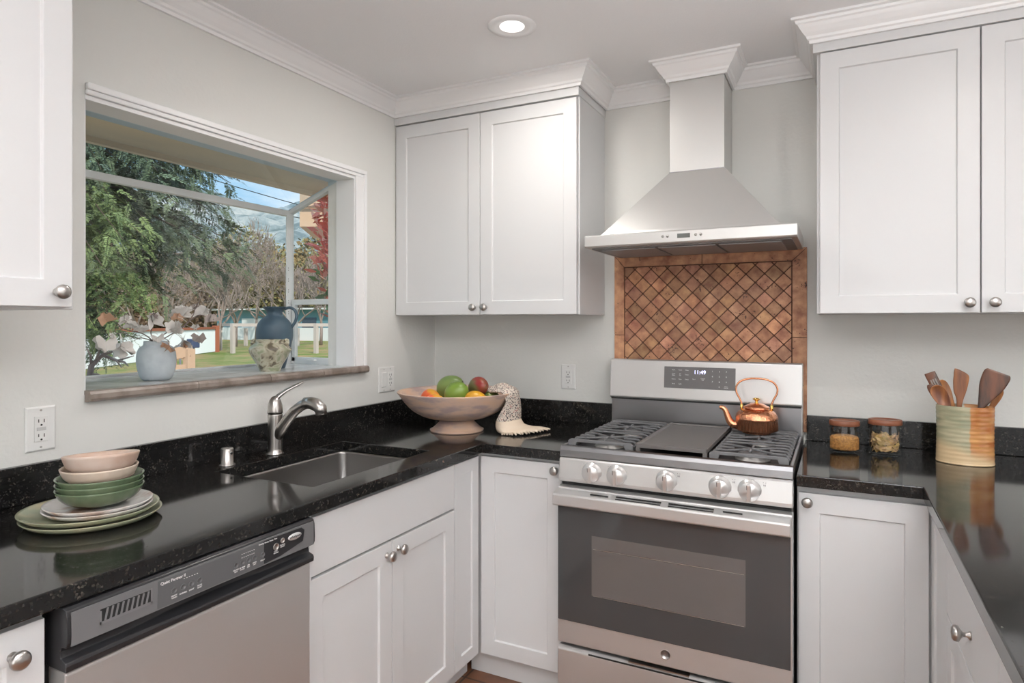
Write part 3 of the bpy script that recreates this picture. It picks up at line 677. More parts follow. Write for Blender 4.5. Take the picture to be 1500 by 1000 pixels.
fr.box(-.115, -.085, GYR-.014, GYR+.010, SZ, TZ1).box(-.15, -.09, GYL, GYR, 2.004, 2.02)
for y in (GYR, GYL): fr.bar((-.09, y, TZ1-.002), (GX, y, TZ0+.004), .024, .022)
fr.box(-.112, GX, GYR-.010, GYR+.010, SZ, SZ+.012)
fr.build('frame', ALU, gw, bev=.002)
# inner mullion flange on the front pane side
MB().box(GX+.006, GX+.012, GYR-.032, GYR-.010, SZ, TZ0-.01).build('corner_flange', ALU, gw, bev=.001)
hl = MB()
for z in np.arange(1.27, 1.62, .05):
    for dz in (0, .010):
        hl.box(-.100, -.097, GYR-.0146, GYR-.0138, z+dz, z+dz+.004); hl.box(GX+.0118, GX+.0126, GYR-.023, GYR-.020, z+dz, z+dz+.004)
hl.build('shelf_holes', DARK, gw)
sv = MB(); va, vb, z0, z1 = GX+.02, -.115, SZ+.012, 1.487
sv.box(va, vb, GYR-.012, GYR+.008, z1-.024, z1).box(va, vb, GYR-.010, GYR+.008, z0, z0+.020).box(va, va+.020, GYR-.010, GYR+.008, z0, z1).box(vb-.018, vb, GYR-.010, GYR+.008, z0, z1)
vo = sv.build('vent_sash', ALU, gw, bev=.0015)
MB().box((va+vb)/2-.022, (va+vb)/2+.022, GYR-.026, GYR-.010, z0+.006, z0+.012).build('latch', ALU, gw, bev=.001)
MB().box(GX-.001, GX+.001, GYL, GYR, SZ+.01, TZ0-.012).build('front_pane', PANE, gw)
sl = MB().add([(-.09, GYL, TZ1), (-.09, GYR, TZ1), (GX, GYR, TZ0+.012), (GX, GYL, TZ0+.012)], [(0, 1, 2, 3)]); sl.build('sloped_pane', PANET, gw)
MB().add([(GX, GYR, SZ), (-.1, GYR, SZ), (-.1, GYR, TZ1), (GX, GYR, TZ0)], [(0, 1, 2, 3)]).build('side_pane', PANE, gw)
MB().add([(GX, GYL, SZ), (-.1, GYL, SZ), (-.1, GYL, TZ1), (GX, GYL, TZ0)], [(0, 1, 2, 3)]).build('left_pane', PANE, gw)
# tiled sill
SILLT = mat('sill_tile', (.68, .69, .69), .16, var=(14, (.56, .56, .55), .4, .62, I1), bump=(30, .08, .002, I1))
SILLN = mat('sill_nosing', (.30, .25, .215), .35, var=(22, (.19, .15, .125), .4, .62, I1))
sl = MB(); ysn = [-1.737, -1.40, -1.105, -.835, -.556]
sl.box(GX-.012, -T-.001, GYL, GYR+.01, SZ-.02, SZ).box(-T-.001, -.001, wy0+.002, wy1-.002, SZ-.02, SZ)
sl.build('sill_base', DARK, gw)
st = MB()
for a, b in zip(ysn, ysn[1:]):
    for xa, xb in ((-.385, -.20), (-.198, -.004)):
        st.box(xa, xb, a+.001, min(b-.001, GYR-.012 if xa < -.1 else wy1), SZ-.01, SZ+.0015)
st.build('sill_tile', SILLT, gw, bev=.001)
sn = MB()
for a, b in zip(ysn, ysn[1:]):
    pr = [(-.003, SZ+.0015), (.020, SZ+.0015), (.026, SZ-.001), (.030, SZ-.008), (.030, SZ-.020), (.026, SZ-.027), (.018, SZ-.030), (.002, SZ-.030), (.002, SZ-.01), (-.003, SZ-.01)]
    sn.prism(pr, a+.0008, b-.0008, M=MX)
sn.build('sill_nosing', SILLN, gw)

# ------------------------------------------------------------------ things on the window sill
ZS = SZ+.0018
def shell(prof_out, th=.004, foot=0):
    """closed vessel profile from an outer profile (r,z) bottom->top: adds inner wall"""
    inn = [(max(r-th, .001), max(z, prof_out[0][1]+th)) for r, z in prof_out[::-1]]
    return [(.001, prof_out[0][1])]+prof_out+[((prof_out[-1][0]-th*.5), prof_out[-1][1]+th*.35)]+inn+[(.001, prof_out[0][1]+th)]
def smoothp(pts, n=4):
    """catmull-rom through profile points"""
    out = []; P = [pts[0]]+list(pts)+[pts[-1]]
    for i in range(1, len(P)-2):
        for k in range(n):
            t = k/n; a, b, c, d = P[i-1], P[i], P[i+1], P[i+2]
            out.append(tuple(.5*((2*b[j])+(-a[j]+c[j])*t+(2*a[j]-5*b[j]+4*c[j]-d[j])*t*t+(-a[j]+3*b[j]-3*c[j]+d[j])*t**3) for j in range(len(b))))
    out.append(tuple(pts[-1])); return out
VW = mat('white_ceramic', (.44, .49, .51), .7, var=(30, (.38, .42, .45), .4, .65, I1), bump=(90, .3, .002, I1))
vx, vy = -.130, -1.437
vz = empty('vase', (vx, vy, ZS), 'matte pale grey-white round vase on the window sill holding dried flower stems', 'vase')
MB().lathe(shell(smoothp([(.035, 0), (.046, .008), (.055, .035), (.0585, .062), (.057, .088), (.050, .106), (.0395, .114), (.0375, .121), (.0375, .127)]), .004), n=48).build('body', VW, vz)
# dried stems : pixel targets lie at the sill's own depth
PET = mat('dried_petal', (.66, .63, .58), .7, tint=True); STM = mat('dried_stem', (.16, .12, .11), .7)
def petal(mb, c, r, d, col, cup=.35, seed=0):
    """curved fan shaped petal of width r about centre c leaning along d"""
    rr = random.Random(seed); d = Vector(d).normalized(); a = Vector((rr.uniform(-1, 1), rr.uniform(-1, 1), rr.uniform(-.3, 1))); a = (a-d*a.dot(d)).normalized(); n = d.cross(a)
    R = []
    nr, na = 4, 9
    for i in range(nr+1):
        q = i/nr; ring = []
        for j in range(na):
            t = (j/(na-1)-.5)*2.6; wob = 1+.14*math.sin(j*2.3+seed)
            ring.append(c+d*(r*q*math.cos(t)*wob)+a*(r*q*math.sin(t)*wob)+n*(cup*r*q*q*(.4+.6*math.cos(t*2+seed))))
        R.append(ring)
    mb.loft(R, closed=False, cap0=False, cap1=False, col=col)
stems = [
 ('leftmost dried stem in the pale vase, tipped with a rusty leaf', [(700, 575), (620, 500), (480, 460), (380, 430), (330, 375), (215, 335)], [(225, 330, .028, 1), (430, 340, .02, 0), (480, 400, .022, 0), (560, 440, .02, 0)], -.02),
 ('low dried stem in the pale vase drooping left with two broad petals', [(690, 580), (600, 535), (520, 545), (400, 480), (240, 520)], [(215, 530, .030, 0), (300, 480, .012, 0), (395, 585, .036, 0), (370, 550, .026, 0)], .02),
 ('short upright dried stem in the centre of the pale vase', [(700, 575), (685, 480), (710, 400), (705, 300)], [(715, 345, .034, 0), (760, 500, .018, 0), (700, 300, .016, 2), (610, 440, .02, 0)], .03),
 ('tall dried stem in the pale vase leaning right, bare twig at its top', [(740, 580), (850, 480), (1000, 430), (1120, 310), (1150, 220), (1200, 130), (1180, 60)], [(1010, 270, .036, 0), (960, 310, .018, 1), (1150, 215, .020, 2), (1215, 255, .030, 0), (1080, 240, .02, 0)], -.04),
 ('dried stem in the pale vase reaching furthest right, grey leaf at its tip', [(745, 585), (860, 520), (1010, 430), (1170, 300), (1270, 310), (1350, 345)], [(1330, 330, .026, 2), (930, 425, .036, 0), (1010, 520, .034, 0), (1190, 490, .022, 2), (1150, 420, .016, 0), (1040, 580, .014, 1)], .05),
 ('small dried stem at the right rim of the pale vase with a hanging tan leaf', [(760, 590), (800, 540), (860, 555), (885, 590)], [(880, 590, .022, 1), (820, 640/1.1, .012, 1), (960, 460, .022, 0)], .06),
]
for i, (lb, path_, pets, dx) in enumerate(stems):
    xs = [vx+dx*k/(len(path_)-1) for k in range(len(path_))]
    P = [pt(125+a/7.143, 420+b/7.143, 0, x) for (a, b), x in zip(path_, xs)]
    base = Vector((vx+.010*math.cos(i*1.1), vy+.012*math.sin(i*1.7), ZS+.03))
    P[0] = Vector((P[0].x, P[0].y*.5+base.y*.5, ZS+.115)); P = [base]+P
    P = [Vector(p) for p in smoothp([tuple(p) for p in P], 4)]
    e = empty('dried_flower_stem', tuple(base), lb, 'dried flower', 'dried stems in the pale vase')
    MB().tube([p-base for p in P], list(np.linspace(.0022, .0009, len(P))), n=6).build('stem', STM, e)
    for k, (a, b, r, c) in enumerate(pets):
        q = pt(125+a/7.143, 420+b/7.143, 0, xs[-1])
        col = [(.95, .95, .97), (.75, .48, .34), (.55, .5, .5)][c]
        mb = MB()
        for j in range(3): petal(mb, q-base+Vector((0, 0, -r*.4)), r*1.05, (random.uniform(-.6, .6), random.uniform(-.9, .9), 1 if b < 480 else -.5), col, seed=i*10+k*3+j)
        # twig joining the flower to its stem
        near = min(P, key=lambda p: (p-q).length)
        mb.tube([near-base, (near-base)*.5+(q-base)*.5+Vector((0, 0, .004)), q-base], .0009, n=5)
        o = mb.build('petals', PET, e, usecol=True)
# blue jug
JUG = mat('slate_blue_ceramic', (.05, .085, .12), .5, var=(5, (.07, .12, .155), .4, .65, I1), bump=(60, .15, .002, I1))
jx, jy = -.205, -.872
jg = empty('jug', (jx, jy, ZS), 'tall slate blue ceramic jug with one handle on the window sill', 'jug')
MB().lathe(shell(smoothp([(.040, 0), (.043, .008), (.054, .05), (.068, .105), (.073, .140), (.069, .175), (.054, .200), (.036, .214), (.031, .222), (.033, .234), (.044, .248), (.047, .252)]), .004), n=48).build('body', JUG, jg)
ax = Vector((math.cos(YAW+.1), math.sin(YAW+.1), 0))
MB().tube([ax*r+Vector((0, 0, z)) for r, z in smoothp([(.040, .244), (.060, .250), (.080, .240), (.088, .220), (.084, .195), (.070, .172), (.066, .165)])], .0085, n=12, sq=(.7, 1.2)).build('handle', JUG, jg)
# glazed pot
def potm(m, N, L, b, t):
    w = N.new('ShaderNodeTexNoise'); w.inputs['Scale'].default_value = 14; w.inputs['Distortion'].default_value = 2.2; L.new(t.outputs['Object'], w.inputs['Vector'])
    c_ = N.new('ShaderNodeValToRGB'); e = c_.color_ramp.elements; e[0].position = .36; e[0].color = (.12, .10, .07, 1); e[1].position = .42; e[1].color = (.36, .33, .24, 1)
    x = e.new(.5); x.color = (.46, .44, .34, 1); x = e.new(.62); x.color = (.28, .31, .20, 1); L.new(w.outputs['Fac'], c_.inputs[0]); L.new(c_.outputs[0], b.inputs['Base Color'])
POT = mat('drip_glaze', (.4, .4, .3), .3, extra=potm)
px_, py_ = -.108, -.985
pz = empty('pot', (px_, py_, ZS), 'squat green and cream drip-glazed pot in front of the blue jug', 'pot')
MB().lathe(shell(smoothp([(.038, 0), (.040, .006), (.048, .025), (.066, .055), (.077, .078), (.074, .094), (.060, .106), (.052, .112), (.053, .121)]), .004), n=48).build('body', POT, pz)
for s in (1, -1):
    mb = MB(); A = ax*s
    pts = [A*(.056+.016*math.sin(k*.9)*.6+.010*(k/9))+Vector((-ax.y, ax.x, 0))*(.006*math.sin(k*1.7))+Vector((0, 0, .118-.034*k/9+.006*math.sin(k*2.1))) for k in range(10)]
    mb.tube([Vector(p) for p in smoothp([tuple(p) for p in pts], 3)], .0065, n=10); mb.build('lug', POT, pz)

# ------------------------------------------------------------------ stacked crockery on the left counter
CC = (.298, -1.884); ZC = CT+.0006
GGR = mat('green_glaze', (.26, .28, .19), .18, var=(16, (.35, .31, .20), .45, .65, I1))
GGI = mat('green_glaze_deep', (.075, .115, .062), .12, var=(12, (.13, .17, .10), .45, .65, I1))
WBR = mat('white_brown_glaze', (.62, .60, .58), .2, var=(9, (.36, .22, .15), .52, .64, I1))
CRM = mat('cream_stoneware', (.62, .52, .43), .55, var=(20, (.55, .44, .35), .4, .65, I1))
PNK = mat('pink_stoneware', (.52, .37, .29), .5, var=(16, (.58, .47, .40), .4, .62, I1))
def plate(z, r, h, m, name, label, ell=1, rot=0, off=(0, 0), grp=None, rim=.012, cat='plate'):
    e = empty(name, (CC[0]+off[0], CC[1]+off[1], z), label, cat, grp)
    prof = [(.001, 0), (r*.72, 0), (r*.90, h*.25), (r, h), (r*.995, h+.0015), (r-rim*.5, h*.95), (r*.86, h*.25+.005), (r*.70, .0045), (.001, .0045)]
    MB().lathe(prof, n=64, sx=1, sy=ell, rot=rot).build('dish' if name != 'bowl' else 'bowl_body', m, e); return e
rt = YAW
def bowl(z, r, h, m, label, off=(0, 0), foot=.45, grp='stacked bowls', tilt=0):
    e = empty('bowl', (CC[0]+off[0], CC[1]+off[1], z), label, 'bowl', grp)
    th = .0035
    o = smoothp([(r*foot, 0), (r*.72, h*.22), (r*.90, h*.56), (r, h)], 4)
    mb = MB().lathe([(.001, 0)]+o+[(r-.0015, h+.0015)]+[(max(a-th, .001), b+th*.8) for a, b in o[::-1][1:]]+[(.001, th)], n=64)
    if tilt:   # hand-made rim, higher toward the room and lower toward the wall
        mb.v = [(x, y, z+tilt*(x*.86-y*.5)*max(0, (z-.012)/h)) for x, y, z in mb.v]
    mb.build('bowl_body', m, e)
plate(ZC, .145, .016, GGR, 'plate', 'large oval green plate, bottommost of the crockery stack', ell=.96, rot=rt, grp='large green plates')
plate(ZC+.0125, .144, .016, GGR, 'plate', 'large oval green plate second from the bottom of the stack, brown rim', ell=.96, rot=rt, off=(-.004, -.003), grp='large green plates')
plate(ZC+.0205, .114, .013, WBR, 'plate', 'lower of the two pale grey plates in the stack', ell=.95, rot=rt, off=(.012, .006), grp='pale glazed plates')
plate(ZC+.0285, .113, .013, WBR, 'plate', 'upper pale plate with brown glaze patches, under the green bowls', ell=.95, rot=rt, off=(.010, .008), grp='pale glazed plates')
o_ = (.012, .010)
bowl(ZC+.0345, .091, .041, GGI, 'lowest of the three green bowls, its deep green side showing', o_, .42)
bowl(ZC+.0475, .091, .041, GGI, 'middle one of the three nested green bowls', o_, .42)
bowl(ZC+.0605, .091, .041, GGI, 'topmost of the three green bowls, under the cream bowl', o_, .42)
bowl(ZC+.0780, .080, .045, CRM, 'smooth cream bowl second from the top of the stack', (.010, .010), .82)
bowl(ZC+.1000, .079, .051, PNK, 'mottled pinkish-tan bowl at the very top of the stack', (.013, .012), .86, tilt=.13)

# ------------------------------------------------------------------ fruit bowl
BX, BY = .408, -.440
def ringwood(m, N, L, b, t):
    n = N.new('ShaderNodeTexNoise'); n.inputs['Scale'].default_value = 9; n.inputs['Detail'].default_value = 4
    mpn = N.new('ShaderNodeMapping'); mpn.inputs['Scale'].default_value = (1, 1, 3.5); L.new(t.outputs['Object'], mpn.inputs[0]); L.new(mpn.outputs[0], n.inputs['Vector'])
    c_ = N.new('ShaderNodeValToRGB'); e = c_.color_ramp.elements; e[0].position = .36; e[0].color = (.42, .32, .30, 1); e[1].position = .66; e[1].color = (.68, .46, .32, 1)
    x = e.new(.5); x.color = (.62, .45, .35, 1); L.new(n.outputs['Fac'], c_.inputs[0]); L.new(c_.outputs[0], b.inputs['Base Color'])
RAT = mat('coiled_rattan', (.5, .3, .2), .6, extra=ringwood)
fb = empty('fruit_bowl', (BX, BY, CT+.0006), 'large footed tan woven bowl full of mangoes in the counter corner', 'bowl')
op = smoothp([(.040, .046), (.078, .050), (.135, .062), (.185, .088), (.220, .122), (.252, .165)], 12)
# fine coils round the wall
out = []
for i, (r, z) in enumerate(op): out.append((r+.0012*(1 if i % 2 else -1), z))
inn = [(r-.009, z+.004) for r, z in op[::-1]]
MB().lathe([(.001, .046)]+out+[(.2545, .1675), (.251, .170), (.246, .1695)]+inn[1:]+[(.001, .056)], n=96).build('basin', RAT, fb)
fp = [(.113, 0), (.115, .006)]+[(.113-.045*(k/16)**.8+.0009*(k % 2), .006+.040*k/16) for k in range(17)]
MB().lathe([(.001, 0)]+fp+[(.001, .047)], n=96).build('foot', RAT, fb)
def fruitmat(name, c1, c2, lo, hi, sc=9):
    return mat(name, c1, .3, var=(sc, c2, lo, hi, I1), spec=.5)
FG = fruitmat('mango_green', (.12, .19, .055), (.18, .25, .07), .4, .6); FG2 = fruitmat('mango_bright', (.14, .24, .03), (.20, .30, .05), .4, .6)
FR_ = fruitmat('mango_red', (.26, .03, .028), (.15, .13, .05), .46, .58, 9); FO = fruitmat('mango_orange', (.75, .38, .04), (.78, .14, .05), .46, .56, 10); FY = fruitmat('mango_yellow', (.72, .38, .02), (.60, .30, .03), .45, .6)
def mango(loc, L_, r, rot, m, label):
    e = empty('mango', loc, label, 'fruit', 'fruit in the woven bowl'); e.rotation_euler = rot
    prof = []
    for k in range(19):
        t = PI*k/18; z = -L_*math.cos(t); rr = r*math.sin(t)**.85*(1+.14*math.cos(t)) if 0 < k < 18 else .0006
        prof.append((rr, z))
    mb = MB(); R = []
    for rr, z in prof:
        sh = .16*r*(z/L_)**2
        R.append([Vector((rr*math.cos(2*PI*j/32)+sh, rr*.86*math.sin(2*PI*j/32), z)) for j in range(32)])
    mb.loft(R); mb.build('flesh', m, e)
    MB().tube([(r*.16, 0, L_*.985), (r*.2, .001, L_*1.04)], .0025, n=8).build('stem_scar', STM, e)
mango((.376, -.445, 1.108), .064, .047, (.4, 1.05, .5), FG, 'large smooth green mango leaning at the upper left of the pile')
mango((.455, -.520, 1.090), .054, .047, (.1, .75, .2), FG2, 'bright green mango at the front centre of the bowl')
mango((.510, -.430, 1.112), .056, .042, (.2, 1.25, -.3), FR_, 'dark red mango with green blush on the right of the pile')
mango((.300, -.478, 1.058), .050, .038, (.0, 1.45, -.2), FO, 'orange and yellow mango low at the left of the bowl')
mango((.378, -.560, 1.050), .046, .036, (.2, 1.5, .5), FO, 'orange-red mango lying low in front of the green mangoes')
mango((.535, -.500, 1.066), .048, .036, (0, 1.5, .4), FY, 'yellow mango low at the right, below the dark red one')
mango((.555, -.400, 1.060), .040, .034, (.1, 1.4, 1.2), FG, 'small green mango half hidden beside the towel')
mango((.400, -.360, 1.060), .050, .040, (.1, 1.4, 1.8), FG, 'green mango at the back of the bowl beneath the others')

# ------------------------------------------------------------------ towel
def towelm(m, N, L, b, t):
    v = N.new('ShaderNodeTexVoronoi'); v.feature = 'F1'; v.distance = 'CHEBYCHEV'; v.inputs['Scale'].default_value = 1; v.inputs['Randomness'].default_value = .55
    mpn = N.new('ShaderNodeMapping'); mpn.inputs['Scale'].default_value = (150, 150, 1); mpn.inputs['Rotation'].default_value = (0, 0, .785); L.new(t.outputs['UV'], mpn.inputs[0]); L.new(mpn.outputs[0], v.inputs['Vector'])
    r = N.new('ShaderNodeMapRange'); r.inputs[1].default_value = .30; r.inputs[2].default_value = .36; L.new(v.outputs['Distance'], r.inputs[0])
    n = N.new('ShaderNodeTexNoise'); n.inputs['Scale'].default_value = 60; L.new(t.outputs['UV'], n.inputs['Vector'])
    c_ = N.new('ShaderNodeValToRGB'); c_.color_ramp.interpolation = 'CONSTANT'; e = c_.color_ramp.elements; e[0].color = (.05, .045, .055, 1); e[1].position = .58; e[1].color = (.42, .12, .11, 1); L.new(n.outputs['Fac'], c_.inputs[0])
    mx = N.new('ShaderNodeMix'); mx.data_type = 'RGBA'; L.new(r.outputs[0], mx.inputs[0]); L.new(c_.outputs[0], mx.inputs[6]); mx.inputs[7].default_value = (.70, .62, .54, 1)
    L.new(mx.outputs[2], b.inputs['Base Color'])
TOW = mat('patterned_cotton', (.7, .6, .5), .9, extra=towelm, spec=.1); TOWC = mat('cream_cotton', (.74, .62, .49), .95, spec=.1, bump=(200, .4, .002, I1))
def cloth(paths, name, m, parent, th=.006, origin=Vector((0, 0, 0))):
    """paths: list of edge-to-edge rows of points; rows lofted along the length"""
    rows = [[Vector(p) for p in smoothp(r, 5)] for r in paths]
    cols = [smoothp([tuple(rows[i][j]) for i in range(len(rows))], 6) for j in range(len(rows[0]))]
    n = len(cols[0]); mcol = len(cols); vs = [Vector(cols[j][i])-origin for i in range(n) for j in range(mcol)]
    fs = [(i*mcol+j, i*mcol+j+1, (i+1)*mcol+j+1, (i+1)*mcol+j) for i in range(n-1) for j in range(mcol-1)]
    me = bpy.data.meshes.new(name); me.from_pydata([tuple(v) for v in vs], [], fs)
    uv = me.uv_layers.new(name='UVMap')
    L_ = [0]
    for i in range(1, n): L_.append(L_[-1]+(vs[i*mcol+mcol//2]-vs[(i-1)*mcol+mcol//2]).length)
    for p in me.polygons:
        p.use_smooth = True
        for li, vi in zip(p.loop_indices, p.vertices): uv.data[li].uv = ((vi % mcol)/mcol*.15, L_[vi//mcol])
    me.materials.append(m); o = bpy.data.objects.new(name, me); COL.objects.link(o); o.parent = parent
    s = o.modifiers.new('s', 'SOLIDIFY'); s.thickness = th; s.offset = 0
    return o, rows
tw = empty('towel', (.68, -.36, CT+.0006), 'patterned cream kitchen towel with tasselled end draped over the bowl rim', 'towel')
TO = Vector((.68, -.36, CT+.0006))
rowsA = [
 [(.530, -.395, 1.085), (.550, -.350, 1.100), (.570, -.310, 1.095), (.560, -.270, 1.085)],
 [(.575, -.420, 1.088), (.590, -.370, 1.118), (.605, -.320, 1.116), (.590, -.280, 1.090)],
 [(.625, -.450, 1.094), (.636, -.410, 1.112), (.640, -.360, 1.115), (.622, -.310, 1.098)],
 [(.662, -.460, 1.092), (.672, -.430, 1.104), (.672, -.370, 1.106), (.655, -.315, 1.095)],
 [(.672, -.452, 1.055), (.688, -.430, 1.070), (.690, -.370, 1.075), (.672, -.325, 1.065)],
 [(.646, -.452, 1.010), (.666, -.440, 1.010), (.690, -.380, 1.015), (.684, -.335, 1.015)],
 [(.628, -.450, .975), (.655, -.450, .972), (.685, -.390, .975), (.688, -.345, .975)],
]
rowsA = [[(x-.022, y, z) for x, y, z in r] for r in rowsA]
cloth(rowsA, 'patterned_cloth', TOW, tw, .005, TO)
rowsB = [
 [(.628, -.450, .975), (.655, -.450, .972), (.685, -.390, .975), (.688, -.345, .975)],
 [(.622, -.448, .952), (.656, -.455, .950), (.690, -.400, .950), (.700, -.340, .952)],
 [(.628, -.450, .934), (.660, -.460, .936), (.705, -.400, .940), (.728, -.320, .941)],
 [(.642, -.447, .9265), (.676, -.455, .931), (.725, -.395, .938), (.752, -.300, .938)],
 [(.662, -.440, .9245), (.697, -.445, .928), (.745, -.385, .932), (.775, -.285, .932)],
]
rowsB = [[(x-.022+.003*i, y, z) for x, y, z in r] for i, r in enumerate(rowsB)]
cloth(rowsB, 'cream_end', TOWC, tw, .006, TO)
A_ = [Vector((.634, -.456, .928)), Vector((.690, -.452, .930)), Vector((.738, -.392, .932)), Vector((.768, -.292, .932))]
for k in range(16):
    t = k/15*3; i = min(int(t), 2); p = A_[i].lerp(A_[i+1], t-i); d = Vector((.6, -.8, 0)) if t < 1 else (Vector((.9, -.5, 0)) if t < 2 else Vector((1, -.1, 0)))
    q = p+d*.014+Vector((random.uniform(-.004, .004), random.uniform(-.004, .004), -.0015))
    MB().tube([p-TO-d*.010+Vector((0, 0, .001)), p-TO+Vector((0, 0, .001)), (p+q)/2-TO, q-TO], [.003, .0038, .003, .0042], n=8).build('tassel', TOWC, tw)

# ------------------------------------------------------------------ kettle
KX, KY = 1.592, -.215; KZ = GZ+.0006
kt = empty('kettle', (KX, KY, KZ), 'hammered copper tea kettle with tall bail handle on the right rear burner', 'kettle')
def flute(t, z): return 1+.030*math.sin(t*44) if .010 < z < .050 else 1
MB().lathe([(.001, 0), (.048, 0), (.053, .003), (.050, .006), (.066, .009), (.071, .012), (.0745, .014), (.0745, .052), (.0755, .053)], n=264, fn=flute, cap1=False).build('fluted_base', COPPER, kt)
MB().lathe(smoothp([(.0755, .053), (.0762, .056), (.0750, .062), (.0700, .074), (.058, .085), (.046, .091), (.043, .093), (.043, .096)], 4)+[(.001, .096)], n=72, cap0=False).build('hammered_shoulder', COPPERH, kt)
ld = MB().lathe(smoothp([(.045, .0955), (.045, .099), (.038, .103), (.024, .110), (.010, .113), (.001, .1135)], 3), n=48).build('lid', COPPER, kt)
MB().lathe(smoothp([(.008, .113), (.005, .117), (.006, .121), (.013, .126), (.0135, .129), (.008, .132), (.001, .1325)], 4), n=32).build('lid_knob', BRASS, ld)
ux = Vector((-.985, -.17, 0)).normalized()
sp = smoothp([(.066, .030), (.084, .030), (.096, .042), (.104, .062), (.112, .082), (.124, .092), (.133, .090)], 4)
MB().tube([ux*r+Vector((0, 0, z)) for r, z in sp], list(np.linspace(.017, .0062, len(sp))), n=18).build('spout', COPPER, kt)
hx = Vector((1, .12, 0)).normalized(); hp = smoothp([(-.052, .088), (-.053, .108), (-.060, .128), (-.071, .150), (-.072, .172), (-.058, .192), (-.030, .203), (0, .205), (.030, .203), (.058, .192), (.072, .172), (.071, .150), (.060, .128), (.053, .108), (.052, .088)], 4)
MB().tube([hx*a+Vector((0, 0, z)) for a, z in hp], .0036, n=12, sq=(1.0, 1.3)).build('handle', COPPER, kt)
for s in (-1, 1): MB().tube([hx*s*.053+Vector((0, 0, .080)), hx*s*.053+Vector((0, 0, .108))], .0055, n=12).build('handle_bracket', BRASS, kt)

# ------------------------------------------------------------------ jars
GRN_ = mat('mustard_seeds', (.60, .30, .08), .5, var=(160, (.36, .16, .04), .42, .6, I1), tint=False)
def jar(x, y, r, h, lid_r, label):
    e = empty('glass_jar', (x, y, CT+.0006), label, 'jar', 'glass jars with wooden lids')
    t = .0025; sy = .82
    MB().lathe([(.001, 0), (r*.9, 0), (r, .004), (r, h-.012), (r*.95, h-.005), (r*.95, h)], n=56, sy=sy, rot=YAW*.4, cap1=False).build('glass_body', JARG, e)
    MB().lathe([(.001, h+.0005), (lid_r-.001, h+.0005), (lid_r, h+.002), (lid_r, h+.0165), (lid_r-.002, h+.0185), (lid_r*.80, h+.0185), (lid_r*.77, h+.0165), (.001, h+.0165)], n=56, sy=sy, rot=YAW*.4).build('lid', LIDW, e)
    return e
J1 = (1.886, -.200); J2 = (2.012, -.200)
jar(J1[0], J1[1], .050, .094, .050, 'shorter glass jar with wooden lid, filled with mustard seeds')
jar(J2[0], J2[1], .053, .106, .053, 'taller glass jar with wooden lid, filled with bay leaves')
gm = MB()
gm.lathe([(.001, .0085), (.040, .0085), (.045, .012), (.0455, .050), (.043, .056), (.03, .060), (.001, .062)], n=48, sy=.82, rot=YAW*.4)
for k in range(1500):
    a = random.uniform(0, 2*PI); 
    if k < 1000: rr = .0455; z = random.uniform(.012, .052)
    else: rr = .045*math.sqrt(random.random()); z = .0505+.012*(1-rr/.045)
    x, y = rr*math.cos(a), rr*.82*math.sin(a); q = YAW*.4; s = .0016
    c = Vector((x*math.cos(q)-y*math.sin(q), x*math.sin(q)+y*math.cos(q), z))*1
    gm.add([c+Vector(v)*s for v in ((1, 0, 0), (-1, 0, 0), (0, 1, 0), (0, -1, 0), (0, 0, 1), (0, 0, -1))], [(0, 2, 4), (2, 1, 4), (1, 3, 4), (3, 0, 4), (2, 0, 5), (1, 2, 5), (3, 1, 5), (0, 3, 5)], True)
tag(gm.build('mustard_seeds', GRN_, loc=(J1[0], J1[1], CT+.0006)), 'golden mustard seeds filling the shorter glass jar', 'seeds', kind='stuff')
BAY = mat('bay_leaf', (.52, .35, .16), .7, tint=True)
lm = MB(); q = YAW*.4
for k in range(230):
    a = random.uniform(0, 2*PI); rr = .040*math.sqrt(random.random()) if k % 3 == 0 else random.uniform(.033, .042); z = random.uniform(.016, .072)
    x, y = rr*math.cos(a), rr*.80*math.sin(a); c = Vector((x*math.cos(q)-y*math.sin(q), x*math.sin(q)+y*math.cos(q), z))
    tdir = Vector((-math.sin(a), math.cos(a), random.uniform(-1.2, 1.2))).normalized(); nrm = Vector((math.cos(a), math.sin(a), random.uniform(-.6, .6))).normalized(); w = tdir.cross(nrm).normalized()
    L_ = random.uniform(.010, .015); t = random.uniform(.7, 1.35); col = (t, t*random.uniform(.9, 1.05), t*random.uniform(.7, 1.2))
    P = [c-tdir*L_, c-w*.0045+tdir*L_*.1, c+tdir*L_, c+w*.0045+tdir*L_*.1]; P = [Vector((p.x, p.y, min(max(p.z, .010), .086))) for p in P]
    P2_ = [p+nrm*.0007 for p in P]
    lm.loft([P, P2_], smooth=False, col=col)
tag(lm.build('bay_leaves', BAY, loc=(J2[0], J2[1], CT+.0006), usecol=True), 'dried bay leaves filling the taller glass jar', 'leaves', kind='stuff')

